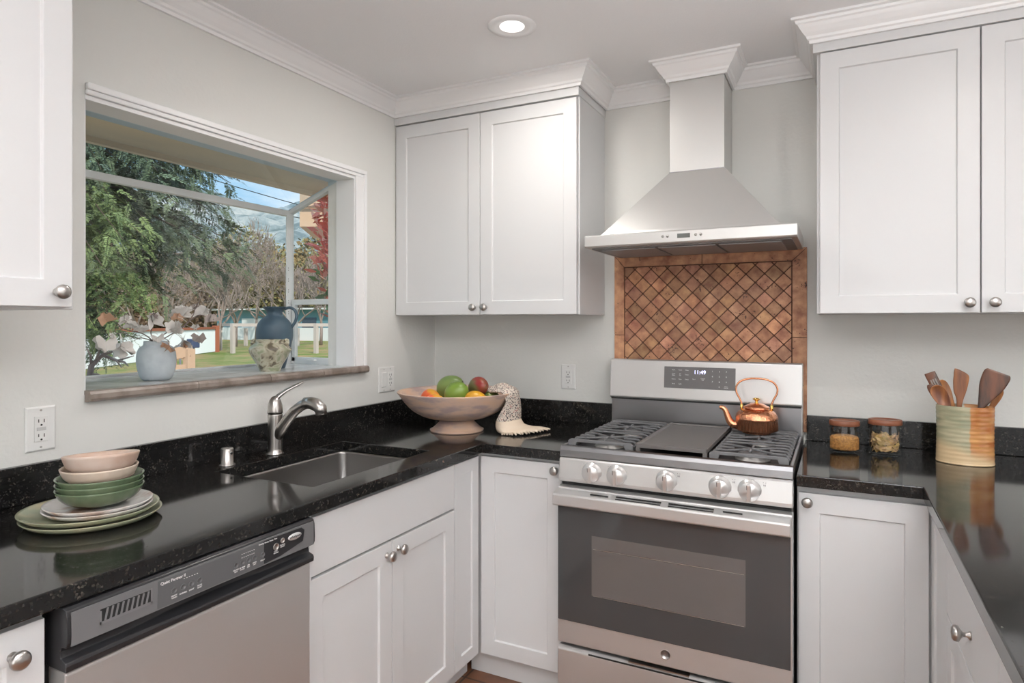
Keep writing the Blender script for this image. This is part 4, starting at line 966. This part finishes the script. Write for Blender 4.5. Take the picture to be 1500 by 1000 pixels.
# ------------------------------------------------------------------ utensil crock
def crockm(m, N, L, b, t):
    sx_ = N.new('ShaderNodeSeparateXYZ'); L.new(t.outputs['Object'], sx_.inputs[0])
    n = N.new('ShaderNodeTexNoise'); n.inputs['Scale'].default_value = 20; mpn = N.new('ShaderNodeMapping'); mpn.inputs['Scale'].default_value = (.6, .6, 3); L.new(t.outputs['Object'], mpn.inputs[0]); L.new(mpn.outputs[0], n.inputs['Vector'])
    ml = N.new('ShaderNodeMath'); ml.operation = 'MULTIPLY_ADD'; ml.inputs[1].default_value = .012; L.new(n.outputs['Fac'], ml.inputs[0]); L.new(sx_.outputs[0], ml.inputs[2])
    r = N.new('ShaderNodeMapRange'); r.inputs[1].default_value = .010; r.inputs[2].default_value = .014; L.new(ml.outputs[0], r.inputs[0])
    c1 = N.new('ShaderNodeValToRGB'); e = c1.color_ramp.elements; e[0].position = .35; e[0].color = (.26, .27, .17, 1); e[1].position = .7; e[1].color = (.47, .41, .27, 1); L.new(n.outputs['Fac'], c1.inputs[0])
    c2 = N.new('ShaderNodeValToRGB'); e = c2.color_ramp.elements; e[0].position = .35; e[0].color = (.38, .13, .035, 1); e[1].position = .7; e[1].color = (.62, .33, .12, 1); L.new(n.outputs['Fac'], c2.inputs[0])
    mx = N.new('ShaderNodeMix'); mx.data_type = 'RGBA'; L.new(r.outputs[0], mx.inputs[0]); L.new(c1.outputs[0], mx.inputs[6]); L.new(c2.outputs[0], mx.inputs[7])
    # bare cream clay towards the bottom right, where the glaze stops
    r3 = N.new('ShaderNodeMapRange'); r3.inputs[1].default_value = .062; r3.inputs[2].default_value = .028; 
    m3 = N.new('ShaderNodeMath'); m3.operation = 'MULTIPLY_ADD'; m3.inputs[1].default_value = .35; L.new(sx_.outputs[0], m3.inputs[0]); L.new(sx_.outputs[2], m3.inputs[2]); L.new(m3.outputs[0], r3.inputs[0])
    m4 = N.new('ShaderNodeMix'); m4.data_type = 'RGBA'; L.new(r3.outputs[0], m4.inputs[0]); L.new(mx.outputs[2], m4.inputs[6]); m4.inputs[7].default_value = (.62, .46, .27, 1); L.new(m4.outputs[2], b.inputs['Base Color'])
CROCK = mat('two_tone_glaze', (.4, .4, .3), .18, extra=crockm)
KRX, KRY = 2.238, -.225
ck = empty('utensil_crock', (KRX, KRY, CT+.0006), 'ribbed stoneware crock, sage green on the left and orange on the right, holding wooden utensils', 'crock')
pr = [(.001, 0), (.079, 0), (.081, .004)]+[(.0787+.0005*math.sin(k*2*PI/3.7)+.0015*(abs(k-24)/24)**2, .004+.182*k/48) for k in range(49)]+[(.079, .188), (.0755, .1885), (.0735, .185), (.072, .012), (.001, .010)]
MB().lathe(pr, n=72, sy=.72, rot=-.1).build('body', CROCK, ck)
# utensils: flat blades lofted along a handle. profile = (s, half width, half thickness, lateral offset)
def utensil(name, label, base, tip, prof, m, roll=0., cup=0., slots=None, cat='utensil'):
    base, tip = Vector(base), Vector(tip); t = (tip-base).normalized(); L_ = (tip-base).length
    view = Vector((CX, CY, 1.2))-tip; view = (view-t*view.dot(t)).normalized(); n = (Matrix.Rotation(roll, 3, t)@view); w = t.cross(n).normalized()
    if w.x < 0: w = -w
    e = empty(name, tuple(base), label, cat, 'wooden utensils in the crock')
    def lp(s, a, d): return t*(s*L_)+w*a+n*d
    mb = MB(); R = []
    for (s, hw, ht, off) in smoothp(prof, 4):
        ring = []
        for k in range(20):
            a = 2*PI*k/20; ca, sa = math.cos(a), math.sin(a)
            x = hw*math.copysign(abs(ca)**.7, ca); ring.append(lp(s, x+off, ht*math.copysign(abs(sa)**.7, sa)-cup*max(0, (hw-.008))*(1-(x/hw)**2)*2.2))
        R.append(ring)
    mb.loft(R); mb.build('paddle', m, e)
    if slots:
        sm = MB()
        for a in slots: sm.loft([[lp(.80, a-.0018, .0036), lp(.80, a+.0018, .0036), lp(.80, a+.0018, -.0036), lp(.80, a-.0018, -.0036)], [lp(.92, a-.0022, .0036), lp(.92, a+.0022, .0036), lp(.92, a+.0022, -.0036), lp(.92, a-.0022, -.0036)]], smooth=False)
        sm.build('slot', mat('slot_shade', (.30, .27, .24), .8), e)
    return e
ZB = CT+.014
hdl = [(0, .006, .005, 0), (.3, .007, .005, 0), (.55, .0075, .005, 0)]
utensil('slotted_spatula', 'slotted dark wooden spatula leaning furthest left in the crock', (2.262, -.225, ZB), (2.143, -.195, 1.212), hdl+[(.70, .011, .004, 0), (.80, .0155, .003, 0), (.9, .0165, .003, 0), (.985, .0165, .0025, 0), (1.0, .015, .002, 0)], WOODD, slots=(-.007, 0, .007))
utensil('wooden_spoon', 'wooden spoon at the front left of the crock, hollow bowl facing out', (2.275, -.235, ZB), (2.152, -.238, 1.172), hdl+[(.68, .010, .004, 0), (.78, .019, .003, 0), (.88, .023, .003, 0), (.96, .019, .003, 0), (1.0, .006, .002, 0)], WOODM, cup=.35)
utensil('wooden_spoon', 'lighter wooden spoon behind the front left one, edge turned to view', (2.27, -.215, ZB), (2.176, -.190, 1.188), hdl+[(.70, .010, .004, 0), (.80, .016, .003, 0), (.88, .018, .003, 0), (.96, .015, .003, 0), (1.0, .005, .002, 0)], WOODL, cup=.35, roll=.5)
utensil('wooden_fork', 'dark wooden utensil tip behind the slotted spatula at far left', (2.27, -.20, ZB), (2.142, -.200, 1.172), hdl+[(.72, .009, .004, 0), (.85, .013, .004, 0), (.96, .012, .003, 0), (1.0, .007, .002, 0)], WOODD)
utensil('wooden_spatula', 'upright wooden spatula with slanted top in the middle of the crock', (2.21, -.215, ZB), (2.234, -.215, 1.228), hdl+[(.66, .010, .004, 0), (.74, .017, .003, -.002), (.84, .021, .003, -.002), (.92, .0215, .003, -.002), (.955, .018, .003, -.006), (.985, .009, .0025, -.014), (1.0, .003, .002, -.0195)], WOODM, roll=.15)
utensil('wooden_turner', 'broad dark wooden turner at the right of the crock, the largest utensil', (2.215, -.215, ZB), (2.330, -.215, 1.222), hdl+[(.62, .012, .004, 0), (.72, .022, .003, 0), (.83, .033, .003, 0), (.94, .037, .003, 0), (.985, .035, .003, 0), (1.0, .030, .002, 0)], WOODD)
utensil('wooden_spoon', 'light wooden spoon at far right behind the broad turner', (2.225, -.200, ZB), (2.346, -.185, 1.160), hdl+[(.70, .009, .004, 0), (.82, .013, .004, 0), (.90, .015, .004, 0), (.97, .011, .003, 0), (1.0, .004, .002, 0)], WOODL, roll=.9, cup=.3)

# ------------------------------------------------------------------ outside
GZO = -.75
def grassm(m, N, L, b, t):
    n = N.new('ShaderNodeTexNoise'); n.inputs['Scale'].default_value = .35; n.inputs['Detail'].default_value = 9; n.inputs['Roughness'].default_value = .7; L.new(t.outputs['Object'], n.inputs['Vector'])
    c_ = N.new('ShaderNodeValToRGB'); e = c_.color_ramp.elements; e[0].position = .38; e[0].color = (.14, .20, .045, 1); e[1].position = .62; e[1].color = (.42, .26, .15, 1)
    x = e.new(.5); x.color = (.26, .26, .10, 1); L.new(n.outputs['Fac'], c_.inputs[0]); L.new(c_.outputs[0], b.inputs['Base Color'])
GRASS = mat('meadow_grass', (.3, .3, .1), .95, extra=grassm, spec=.1)
tag(MB().box(-260, -.16, -60, 260, GZO-.5, GZO).build('ground', GRASS), kind='structure')
# paved strip along the house
PAV = mat('tan_paving', (.50, .36, .25), .9)
tag(MB().box(-21, -.8, -6, 14, GZO, GZO+.02).build('path', PAV), kind='structure')
# eave over the window
ev = MB(); 
xo = -.93
R = [[Vector((x, y, z)) for x, z in ((-.16, 2.36), (xo, 2.165), (xo, 2.20), (-.16, 2.395))] for y in (-6, .3)]
ev.loft(R, smooth=False); ev.build('trim_2', SOFF); bpy.data.objects['trim_2']['kind'] = 'structure'
lines = MB()
for k in range(1, 4):
    f = k/4; x = -.16+(xo+.16)*f; z = 2.36+(2.165-2.36)*f; lines.box(x-.003, x+.003, -6, .3, z-.001, z+.004)
o = lines.build('board_seams', DARK, bpy.data.objects['trim_2'])
tag(MB().box(xo-.03, xo, -6, .3, 2.14, 2.24).build('trim_3', SOFF), kind='structure')
tag(MB().box(-.9, RX+1, RY-1, .9, 2.60, 2.72).build('roof', mat('sun_block_roof', (.2, .18, .17), .9)), kind='structure')  # unseen slab added above the ceiling to block the sun
# low eave of the next wing, seen through the side pane
wg = MB(); a, b = at(439, 300, 6.0), at(530, 300, 6.0)
nb = (b-a).normalized(); R = []
PCH = mat('peach_siding', (.62, .42, .28), .8)
for p in (a, b+nb*2): R.append([Vector((p.x, p.y, z)) for z in (2.28, 2.90)]+[Vector((p.x-.5, p.y+.7, z)) for z in (2.90, 2.28)])
wg.loft(R, smooth=False)
we = empty('porch_eave', (0, 0, 0), 'peach painted board eave of a porch seen through the side pane', 'eave')
wg.build('fascia_boards', PCH, we)
q = MB()
for z in (2.46, 2.66):
    q.bar(a+Vector((.02, -.02, z-a.z)), b+nb*2+Vector((.02, -.02, z-b.z)), .02, .012)
q.build('board_seam', mat('seam_brown', (.2, .13, .09), .9), we)
post = b+nb*1.9
MB().box(post.x-.06, post.x+.06, post.y-.06, post.y+.06, GZO, 2.29).build('post', PCH, we)

# foliage builders
def leafcloud(name, mat_, quads, cols, parent=None):
    """quads: (n,4,3) array, cols (n,3)"""
    n = len(quads); me = bpy.data.meshes.new(name)
    me.vertices.add(n*4); me.vertices.foreach_set('co', np.asarray(quads, 'f').reshape(-1))
    me.loops.add(n*4); me.loops.foreach_set('vertex_index', np.arange(n*4, dtype='i'))
    me.polygons.add(n); me.polygons.foreach_set('loop_start', np.arange(0, n*4, 4, dtype='i')); me.polygons.foreach_set('loop_total', np.full(n, 4, 'i'))
    me.update(calc_edges=True)
    ca = me.color_attributes.new('tint', 'FLOAT_COLOR', 'CORNER'); c4 = np.ones((n, 4, 4), 'f'); c4[:, :, :3] = np.asarray(cols)[:, None, :]; ca.data.foreach_set('color', c4.reshape(-1))
    me.materials.append(mat_); o = bpy.data.objects.new(name, me); COL.objects.link(o); o.parent = parent; return o
def unit(a): return a/np.maximum(np.linalg.norm(a, axis=-1, keepdims=True), 1e-9)
def leaves_at(P, size, rngl=.4, wid=.35, droop=0, dirs=None):
    n = len(P); d = unit(rng.normal(size=(n, 3))) if dirs is None else unit(dirs)
    d[:, 2] -= droop; d = unit(d); u = unit(np.cross(d, rng.normal(size=(n, 3)))); L_ = (size*(1+rngl*rng.normal(size=(n, 1))))
    return np.stack([P, P+d*L_*.5+u*L_*wid*.5, P+d*L_, P+d*L_*.5-u*L_*wid*.5], 1)
NEED = mat('redwood_needles', (1, 1, 1), .6, tint=True, spec=.25); BARK = mat('bark', (.09, .06, .045), .9, bump=(12, .6, .03, (1, 1, .2)))
# conifer close to the window, its trunk beyond the left edge
rt_ = empty('conifer_tree', tuple(at(40, 700, 8.0).xy)+(GZO,), 'large green conifer with drooping boughs outside the left of the window', 'tree')
RO = np.array(rt_.location)
TB = MB(); base = at(40, 700, 8.0); TB.tube([(0, 0, 0), (.05, 0, 3), (.0, .05, 7), (0, 0, 10)], [.30, .24, .15, .06], n=14); TB.build('trunk', BARK, rt_)
def spray(p, d, L_, n=22, tone=1.0):
    """feathery twig: needles both sides"""
    d = d/np.linalg.norm(d); side = np.cross(d, np.array([rng.normal()*.4, rng.normal()*.4, 1.])); side /= np.linalg.norm(side); up = np.cross(side, d)
    t = np.linspace(.05, 1, n)[:, None]; C = p+d*L_*t+np.array([0, 0, -.22])*L_*t*t
    Q = []; 
    for s in (1, -1):
        nd = unit(d*.75+side*s*.9+up*rng.normal(size=(n, 1))*.25); ln = L_*.19*(1-.55*t)*(1+.2*rng.normal(size=(n, 1))); w = unit(np.cross(nd, up))*ln*.21
        Q.append(np.stack([C, C+nd*ln*.5+w, C+nd*ln, C+nd*ln*.5-w], 1))
    return np.concatenate(Q)
boughs = [  # px tip u, v, depth at tip ; start depth 8 at trunk
 (365, 385, 6.6, 330), (350, 360, 6.9, 300), (330, 322, 7.2, 250), (338, 268, 6.6, 200), (300, 248, 6.9, 150), (322, 300, 7.6, 230), (290, 400, 6.4, 330), (270, 360, 6.2, 300), (262, 300, 6.0, 240),
 (250, 440, 6.6, 360), (215, 440, 5.4, 350), (200, 400, 5.0, 330), (190, 430, 4.8, 380), (170, 465, 4.8, 400), (215, 350, 5.2, 300), (180, 350, 4.8, 280), (230, 250, 6.2, 160), (200, 215, 6.4, 120),
 (260, 215, 7.0, 110), (170, 300, 5.4, 230), (150, 390, 4.6, 330), (165, 500, 5.6, 430), (140, 480, 5.2, 420), (150, 250, 5.8, 170), (240, 330, 7.4, 260), (290, 290, 7.8, 200), (230, 390, 7.6, 300), (180, 260, 7.6, 190), (310, 350, 7.9, 290), (150, 440, 6.8, 380), (200, 300, 7.8, 240), (150, 520, 6.6, 470), (270, 260, 7.9, 180), (160, 330, 7.9, 280), (340, 400, 7.4, 330)]
Q = []; K = []; BR = MB()
for bi, (u, v, D, v0_) in enumerate(boughs):
    tip = np.array(at(u, v, D)); st_ = np.array(at(45, v0_-20, 8.0)); mid = (tip+st_)/2+np.array([0, 0, .35])
    L_ = np.linalg.norm(tip-st_); BR.tube([Vector(st_-RO), Vector(mid-RO), Vector(tip-RO)], [.018, .008, .003], n=5)
    tn = .75+.5*rng.random(); near = D < 5.6
    for k in range(95):
        t = .25+.75*rng.random()**.75; p = (1-t)**2*st_+2*t*(1-t)*mid+t*t*tip; tang = unit(2*(1-t)*(mid-st_)+2*t*(tip-mid))
        sd = unit(np.cross(tang, [0, 0, 1.]))*(1 if k % 2 else -1); d = tang*.8+sd*(.9-.5*t)+rng.normal(size=3)*.3+np.array([0, 0, -.15])
        l = (.38-.15*t)*(.8+.5*rng.random())*(.8 if near else 1); q = spray(p+rng.normal(size=3)*.06, d, l, 20)
        Q.append(q-RO); bright = rng.random()
        base_c = np.array([.115, .145, .055]) if near else np.array([.085, .105, .06])
        c = base_c*tn*(.7+.7*bright)*(1+.5*(t > .85)); g = rng.random((len(q), 1))*.35+.82
        K.append(np.tile(c, (len(q), 1))*g*np.array([1, 1, .9+.25*rng.random()]))
BR.build('branches', BARK, rt_)
leafcloud('foliage', NEED, np.concatenate(Q), np.concatenate(K), rt_)
# lichen-covered bare branch low at the left
br = empty('bare_shrub', (0, 0, GZO), 'bare twisted branch of a shrub low outside the left of the window', 'shrub')
def branch(mb, p, d, L_, r, depth, up=.15, spread=.7, mn=.004, org=Vector((0, 0, 0))):
    pts = [p]; q = p.copy(); dd = d.copy(); k = 5
    for i in range(k):
        dd = (dd+Vector((random.gauss(0, .16), random.gauss(0, .16), random.gauss(0, .12)+up*.2))).normalized(); q = q+dd*(L_/k); pts.append(q.copy())
    mb.tube([x-org for x in pts], list(np.linspace(r, r*.55, len(pts))), n=4 if r < .03 else 7, cap=False)
    if depth == 0: return
    for i in range(3 if depth > 1 else 4):
        j = random.randint(2, k); nd = (dd+Vector((random.gauss(0, spread), random.gauss(0, spread), random.gauss(0, spread*.7)+up))).normalized()
        branch(mb, pts[j], nd, L_*random.uniform(.55, .75), max(r*.5, mn), depth-1, up, spread, mn, org)
b0 = at(118, 600, 4.2); br.location = (b0.x, b0.y, GZO); org = Vector(br.location)
mb = MB(); mb.tube([Vector((0, 0, 0)), at(128, 575, 4.2)-org, at(134, 535, 4.2)-org, at(150, 520, 4.2)-org, at(172, 528, 4.2)-org, at(196, 521, 4.2)-org], [.03, .024, .018, .014, .008, .003], n=7)
for (a_, b_) in (((134, 535), (127, 510)), ((150, 520), (160, 508)), ((150, 520), (175, 514)), ((160, 523), (178, 538)), ((135, 548), (150, 553)), ((140, 530), (146, 505)), ((128, 556), (140, 562)), ((172, 528), (188, 536))):
    mb.tube([at(*a_, 4.2)-org, at((a_[0]+b_[0])/2+2, (a_[1]+b_[1])/2-2, 4.15)-org, at(*b_, 4.1)-org], [.010, .007, .003], n=5)
mb.build('branches', mat('grey_twig', (.22, .17, .16), .9), br)

# red-leaved shrub by the house corner
RED = mat('red_leaf', (1, 1, 1), .35, tint=True)
ph = empty('red_leaved_shrub', (0, 0, 0), 'shrub with glossy red new leaves outside the side pane', 'shrub'); s0 = at(492, 700, 4.1); ph.location = (s0.x, s0.y, GZO); PO = np.array(ph.location)
mb = MB(); mb.tube([(0, 0, 0), at(494, 520, 4.1)-Vector(PO), at(490, 430, 4.1)-Vector(PO), at(491, 290, 4.1)-Vector(PO)], [.03, .022, .016, .006], n=8); mb.build('stem', BARK, ph)
PP = []; DD = []; KK = []
for i in range(1050):
    v = rng.uniform(268, 468); half = 26*min(1, (v-262)/45)*(1 if v < 410 else max(.25, 1-(v-410)/70)); u = 492+rng.uniform(-1, 1.9)*half
    if v > 410 and rng.random() < .6: continue
    p = np.array(at(u, v, 4.1+rng.uniform(-.22, .22))); PP.append(p-PO); DD.append([(u-492)/30*.7+rng.normal()*.4, rng.normal()*.5, .35+rng.normal()*.4])
    c = np.array([.80, .20, .14]) if v < 400 else np.array([.62, .18, .11]); 
    if rng.random() < .22: c = np.array([.90, .45, .34])
    if v > 400 and rng.random() < .4: c = np.array([.12, .2, .06])
    KK.append(c*(.7+.6*rng.random()))
leafcloud('leaves', RED, leaves_at(np.array(PP), .085, .25, .34, 0, np.array(DD)), np.array(KK), ph)

# corrugated white fence with rust red cap
CF = mat('corrugated_white', (.78, .80, .82), .5); RUST = mat('rust_red', (.42, .13, .07), .8)
f0, f1 = at(95, 0, 27), at(316, 0, 46); f0.z = f1.z = GZO; fd = (f1-f0); fl = fd.length; fu = fd.normalized(); fn_ = Vector((-fu.y, fu.x, 0))
fe = empty('metal_fence', tuple(f0), 'white corrugated metal fence with a rust-red cap across the yard', 'fence')
n = 420; A = []; B = []
for k in range(n+1):
    q = fu*(fl*k/n)+fn_*(.05*math.sin(k*PI*.5)); A.append(q+Vector((0, 0, .05))); B.append(q+Vector((0, 0, 1.66)))
A2 = [p+fn_*.02 for p in A]; B2 = [p+fn_*.02 for p in B]
MB().loft([A, B, B2, A2, A], closed=False, cap0=False, cap1=False, smooth=False).build('corrugated_panel', CF, fe)
MB().bar((0, 0, 1.72), fu*fl+Vector((0, 0, 1.72)), .16, .16).build('cap', RUST, fe)
for k in range(2): pass
MB().bar(fu*fl*1.0, fu*fl*1.0+Vector((0, 0, 1.9)), .35, .35).build('end_post', RUST, fe)
MB().bar(Vector((0, 0, 0)), Vector((0, 0, 1.8)), .3, .3).build('post', RUST, fe)
# white timber paddock fence
WPF = mat('pale_timber', (.55, .46, .42), .8)
pe = empty('paddock_fence', (0, 0, GZO), 'white timber post and rail fence around the paddock', 'fence')
pp = [at(322, 0, 49), at(341, 0, 44), at(400, 0, 44), at(463, 0, 44), at(540, 0, 44)]
pp = [Vector((p.x, p.y, 0)) for p in pp]; 
for i, p in enumerate(pp): MB().bar(p, p+Vector((0, 0, 2.05)), .24, .24).build('post', WPF, pe)
for i, (p, q) in enumerate(zip(pp, pp[1:])):
    MB().bar(p+Vector((0, 0, 1.95)), q+Vector((0, 0, 1.95)), .08, .22).build('rail', WPF, pe)
for u in (360, 385, 436):
    p = at(u, 0, 58); p.z = 0; MB().bar(p, p+Vector((0, 0, 1.6)), .25, .25).build('post', WPF, pe)
# tan garden bench-like frame beside the path
be = empty('planter_frame', (0, 0, GZO), 'tan wooden frame standing in the yard just beyond the pale vase', 'frame')
TAN = mat('tan_timber', (.58, .38, .26), .8)
def pz_(u, v, D): p = at(u, v, D); return Vector((p.x, p.y, p.z-GZO))
for (a_, b_, w_) in (((252, 519), (280, 513), .30), ((252, 543), (280, 541), .30), ((277, 511), (277, 545), .22), ((253, 514), (253, 545), .10)):
    MB().bar(pz_(*a_, 17), pz_(*b_, 17), .2, w_).build('rail', TAN, be)
# blue cart behind it
MB_ = empty('garden_cart', (0, 0, GZO), 'small blue and grey cart parked in front of the metal fence', 'cart')
c0 = pz_(283, 503, 30); MB().box(c0.x-.22, c0.x+.22, c0.y-.2, c0.y+.2, c0.z-.20, c0.z+.22).build('bin', mat('blue_bin', (.06, .08, .16), .5), MB_, bev=.04)
c1 = pz_(270, 506, 30); MB().box(c1.x-.35, c1.x+.3, c1.y-.2, c1.y+.2, c1.z-.12, c1.z+.02).build('tray', mat('cart_grey', (.25, .25, .3), .6), MB_)
for u in (264, 284):
    p = pz_(u, 511, 30); MB().bar(Vector((p.x, p.y, 0)), Vector((p.x, p.y, c1.z)), .06, .06).build('leg', MATS['cart_grey'], MB_)
# blue ranch house
BLU = mat('blue_siding', (.13, .28, .33), .7); WHT = mat('white_siding', (.75, .75, .75), .7)
hs = empty('house', (0, 0, GZO), 'low teal-blue house with pale roof beyond the paddock', 'house')
ha, hb_ = at(318, 0, 80), at(545, 0, 72); ha.z = hb_.z = 0; hu = (hb_-ha).normalized(); hn = Vector((-hu.y, hu.x, 0)); hl_ = (hb_-ha).length
def hbox(a_, b_, d0, d1, z0, z1): 
    P = [ha+hu*a_+hn*d0, ha+hu*b_+hn*d0, ha+hu*b_+hn*d1, ha+hu*a_+hn*d1]
    return MB().loft([[p+Vector((0, 0, z0)) for p in P], [p+Vector((0, 0, z1)) for p in P]], smooth=False)
hbox(0, hl_, 0, 8, 0, 3.6).build('wall', BLU, hs)
hbox(-.6, hl_+.6, -1.0, 9, 3.62, 3.80).build('roof', WHT, hs)
hbox(4, 8.5, -.08, 0, .2, 2.6).build('garage_door', WHT, hs); hbox(9.6, 11.6, -.06, 0, 1.3, 2.7).build('window', mat('house_glass', (.05, .06, .08), .1), hs)
hbox(13, 15, -.06, 0, 1.3, 2.7).build('window', MATS['house_glass'], hs); hbox(17, 18, -.06, 0, .1, 2.5).build('door', WHT, hs)
hbox(0, hl_, -.5, -.4, 0, 1.5).build('skirt', WHT, hs)

# bare trees and brush in the middle distance
PALE = mat('pale_bark', (.30, .23, .20), .95)
bare = [(300, 60, 9, 'bare tree behind the metal fence, left of the paddock gate'), (345, 56, 8.5, 'bare spreading tree behind the first paddock posts'), (395, 62, 9.5, 'tall bare tree with upright twigs behind the blue house front'), (430, 54, 8, 'bare tree framed by the window corner post'), (470, 60, 8, 'bare tree seen through the side pane'), (250, 58, 8, 'bare tree behind the middle of the metal fence'), (200, 60, 8, 'bare tree behind the left end of the metal fence'), (375, 70, 11, 'tall faint bare poplar farthest back'), (320, 48, 6.5, 'low bare fruit tree at the end of the metal fence')]
for (u, D, h, lb) in bare:
    p = at(u, 0, D); p.z = GZO; e = empty('bare_tree', tuple(p), lb, 'tree', 'bare trees beyond the yard'); mb = MB()
    mb.tube([(0, 0, 0), (.1, 0, h*.25)], [.16, .13], n=7)
    for k in range(4): branch(mb, Vector((.1, 0, h*.22)), Vector((random.gauss(0, .4), random.gauss(0, .4), 1)).normalized(), h*.42, .09, 4, .22 if h < 10 else .5, .6 if h < 10 else .35, .028)
    mb.build('branches', PALE, e)
BRUSH = mat('brush_leaf', (1, 1, 1), .8, tint=True, spec=.1)
def bush(u, D, w, h, n, c, label, z0=0, size=.60):
    D, w, h = D+20, w*1.22, h*1.22
    p = at(u, 0, D); p.z = GZO+z0; PO = np.array(p)
    e = empty('bushy_tree', tuple(p), label, 'tree', 'brush beyond the yard')
    mb = MB(); mb.tube([(0, 0, 0), (0, 0, h*.5)], [.2, .1], n=6); mb.build('trunk', BARK, e)
    nb_ = 16; cc = rng.normal(size=(nb_, 3))*np.array([w*.28, w*.28, h*.2])+np.array([0, 0, h*.5]); rr = rng.uniform(.18, .32, nb_)*min(w, h)
    k = rng.integers(0, nb_, n); d = unit(rng.normal(size=(n, 3))); P = cc[k]+d*rr[k][:, None]*rng.uniform(.7, 1.05, (n, 1)); P[:, 2] = np.maximum(P[:, 2], .05)
    col = np.array(c)*(.75+.5*rng.random((nb_, 1)))[k]*(.8+.4*rng.random((n, 1)))
    leafcloud('foliage', BRUSH, leaves_at(P, size, .3, .7), col, e)
for (u, D, w, h, c, lb) in ((405, 88, 18, 13, (.36, .32, .14), 'yellow-green leafy tree behind the blue house roof'), (350, 92, 17, 10, (.42, .33, .18), 'tan brushy tree left of the blue house'), (300, 90, 20, 13, (.40, .30, .22), 'pinkish tan brush behind the bare fruit tree'),
                          (240, 86, 18, 10, (.36, .33, .13), 'olive brush above the middle of the metal fence'), (190, 80, 18, 9, (.40, .28, .20), 'tan brush above the left part of the metal fence'), (475, 84, 14, 12, (.42, .30, .14), 'ochre tree seen through the side pane'), (450, 98, 16, 9, (.18, .22, .08), 'dark green tree behind the window corner post'),
                          (140, 84, 20, 10, (.33, .30, .16), 'olive brush at the far left behind the conifer'), (520, 86, 18, 13, (.34, .30, .14), 'olive tree hidden behind the window jamb')):
    bush(u, D, w, h, 9500, tuple(k*.8 for k in c), lb)
# wooded hillside; bluish distance haze is mixed into its vegetation colours
def hillm(m, N, L, b, t):
    n = N.new('ShaderNodeTexNoise'); n.inputs['Scale'].default_value = .05; n.inputs['Detail'].default_value = 10; n.inputs['Roughness'].default_value = .72; L.new(t.outputs['Object'], n.inputs['Vector'])
    c_ = N.new('ShaderNodeValToRGB'); e = c_.color_ramp.elements; e[0].position = .42; e[0].color = (.16, .20, .21, 1); e[1].position = .60; e[1].color = (.46, .46, .45, 1)
    x = e.new(.5); x.color = (.28, .32, .33, 1); L.new(n.outputs['Fac'], c_.inputs[0]); L.new(c_.outputs[0], b.inputs['Base Color'])
HM = mat('hazy_chaparral', (.2, .2, .2), 1, extra=hillm, spec=0)
vs = []; nu, nd = 60, 26
for i in range(nu+1):
    ang = YAW+math.radians(-14+70*i/nu)
    prof_h = 74+9*math.sin(i*.19+.6)+5*math.sin(i*.55)
    for j in range(nd+1):
        t = j/nd; D_ = 150+260*t; z = GZO+prof_h*(t**1.15)+2.5*math.sin(i*1.3+j*.9)*t+3*math.sin(i*.7-j*1.9)*t
        vs.append((CX-math.sin(ang)*D_, CY+math.cos(ang)*D_, z))
fs = [(i*(nd+1)+j, (i+1)*(nd+1)+j, (i+1)*(nd+1)+j+1, i*(nd+1)+j+1) for i in range(nu) for j in range(nd)]
tag(MB().add(vs, fs, True).build('hillside', HM), kind='structure')
# overhead power lines
WIRE = mat('cable', (.03, .03, .03), .6)
for (a_, b_, lb) in (((120, 185), (470, 295), 'upper overhead power line crossing the sky through the sloped pane'), ((120, 225), (470, 312), 'lower overhead power line just above the window rail')):
    A, B = at(*a_, 22), at(*b_, 30); A2 = A+(A-B)*.6; B2 = B+(B-A)*.8
    P = [A2.lerp(B2, k/12)-Vector((0, 0, .5*math.sin(PI*k/12))) for k in range(13)]
    o = MB().tube([p-A2 for p in P], .018, n=6).build('power_line', WIRE, loc=tuple(A2)); tag(o, lb, 'cable', 'overhead cables')
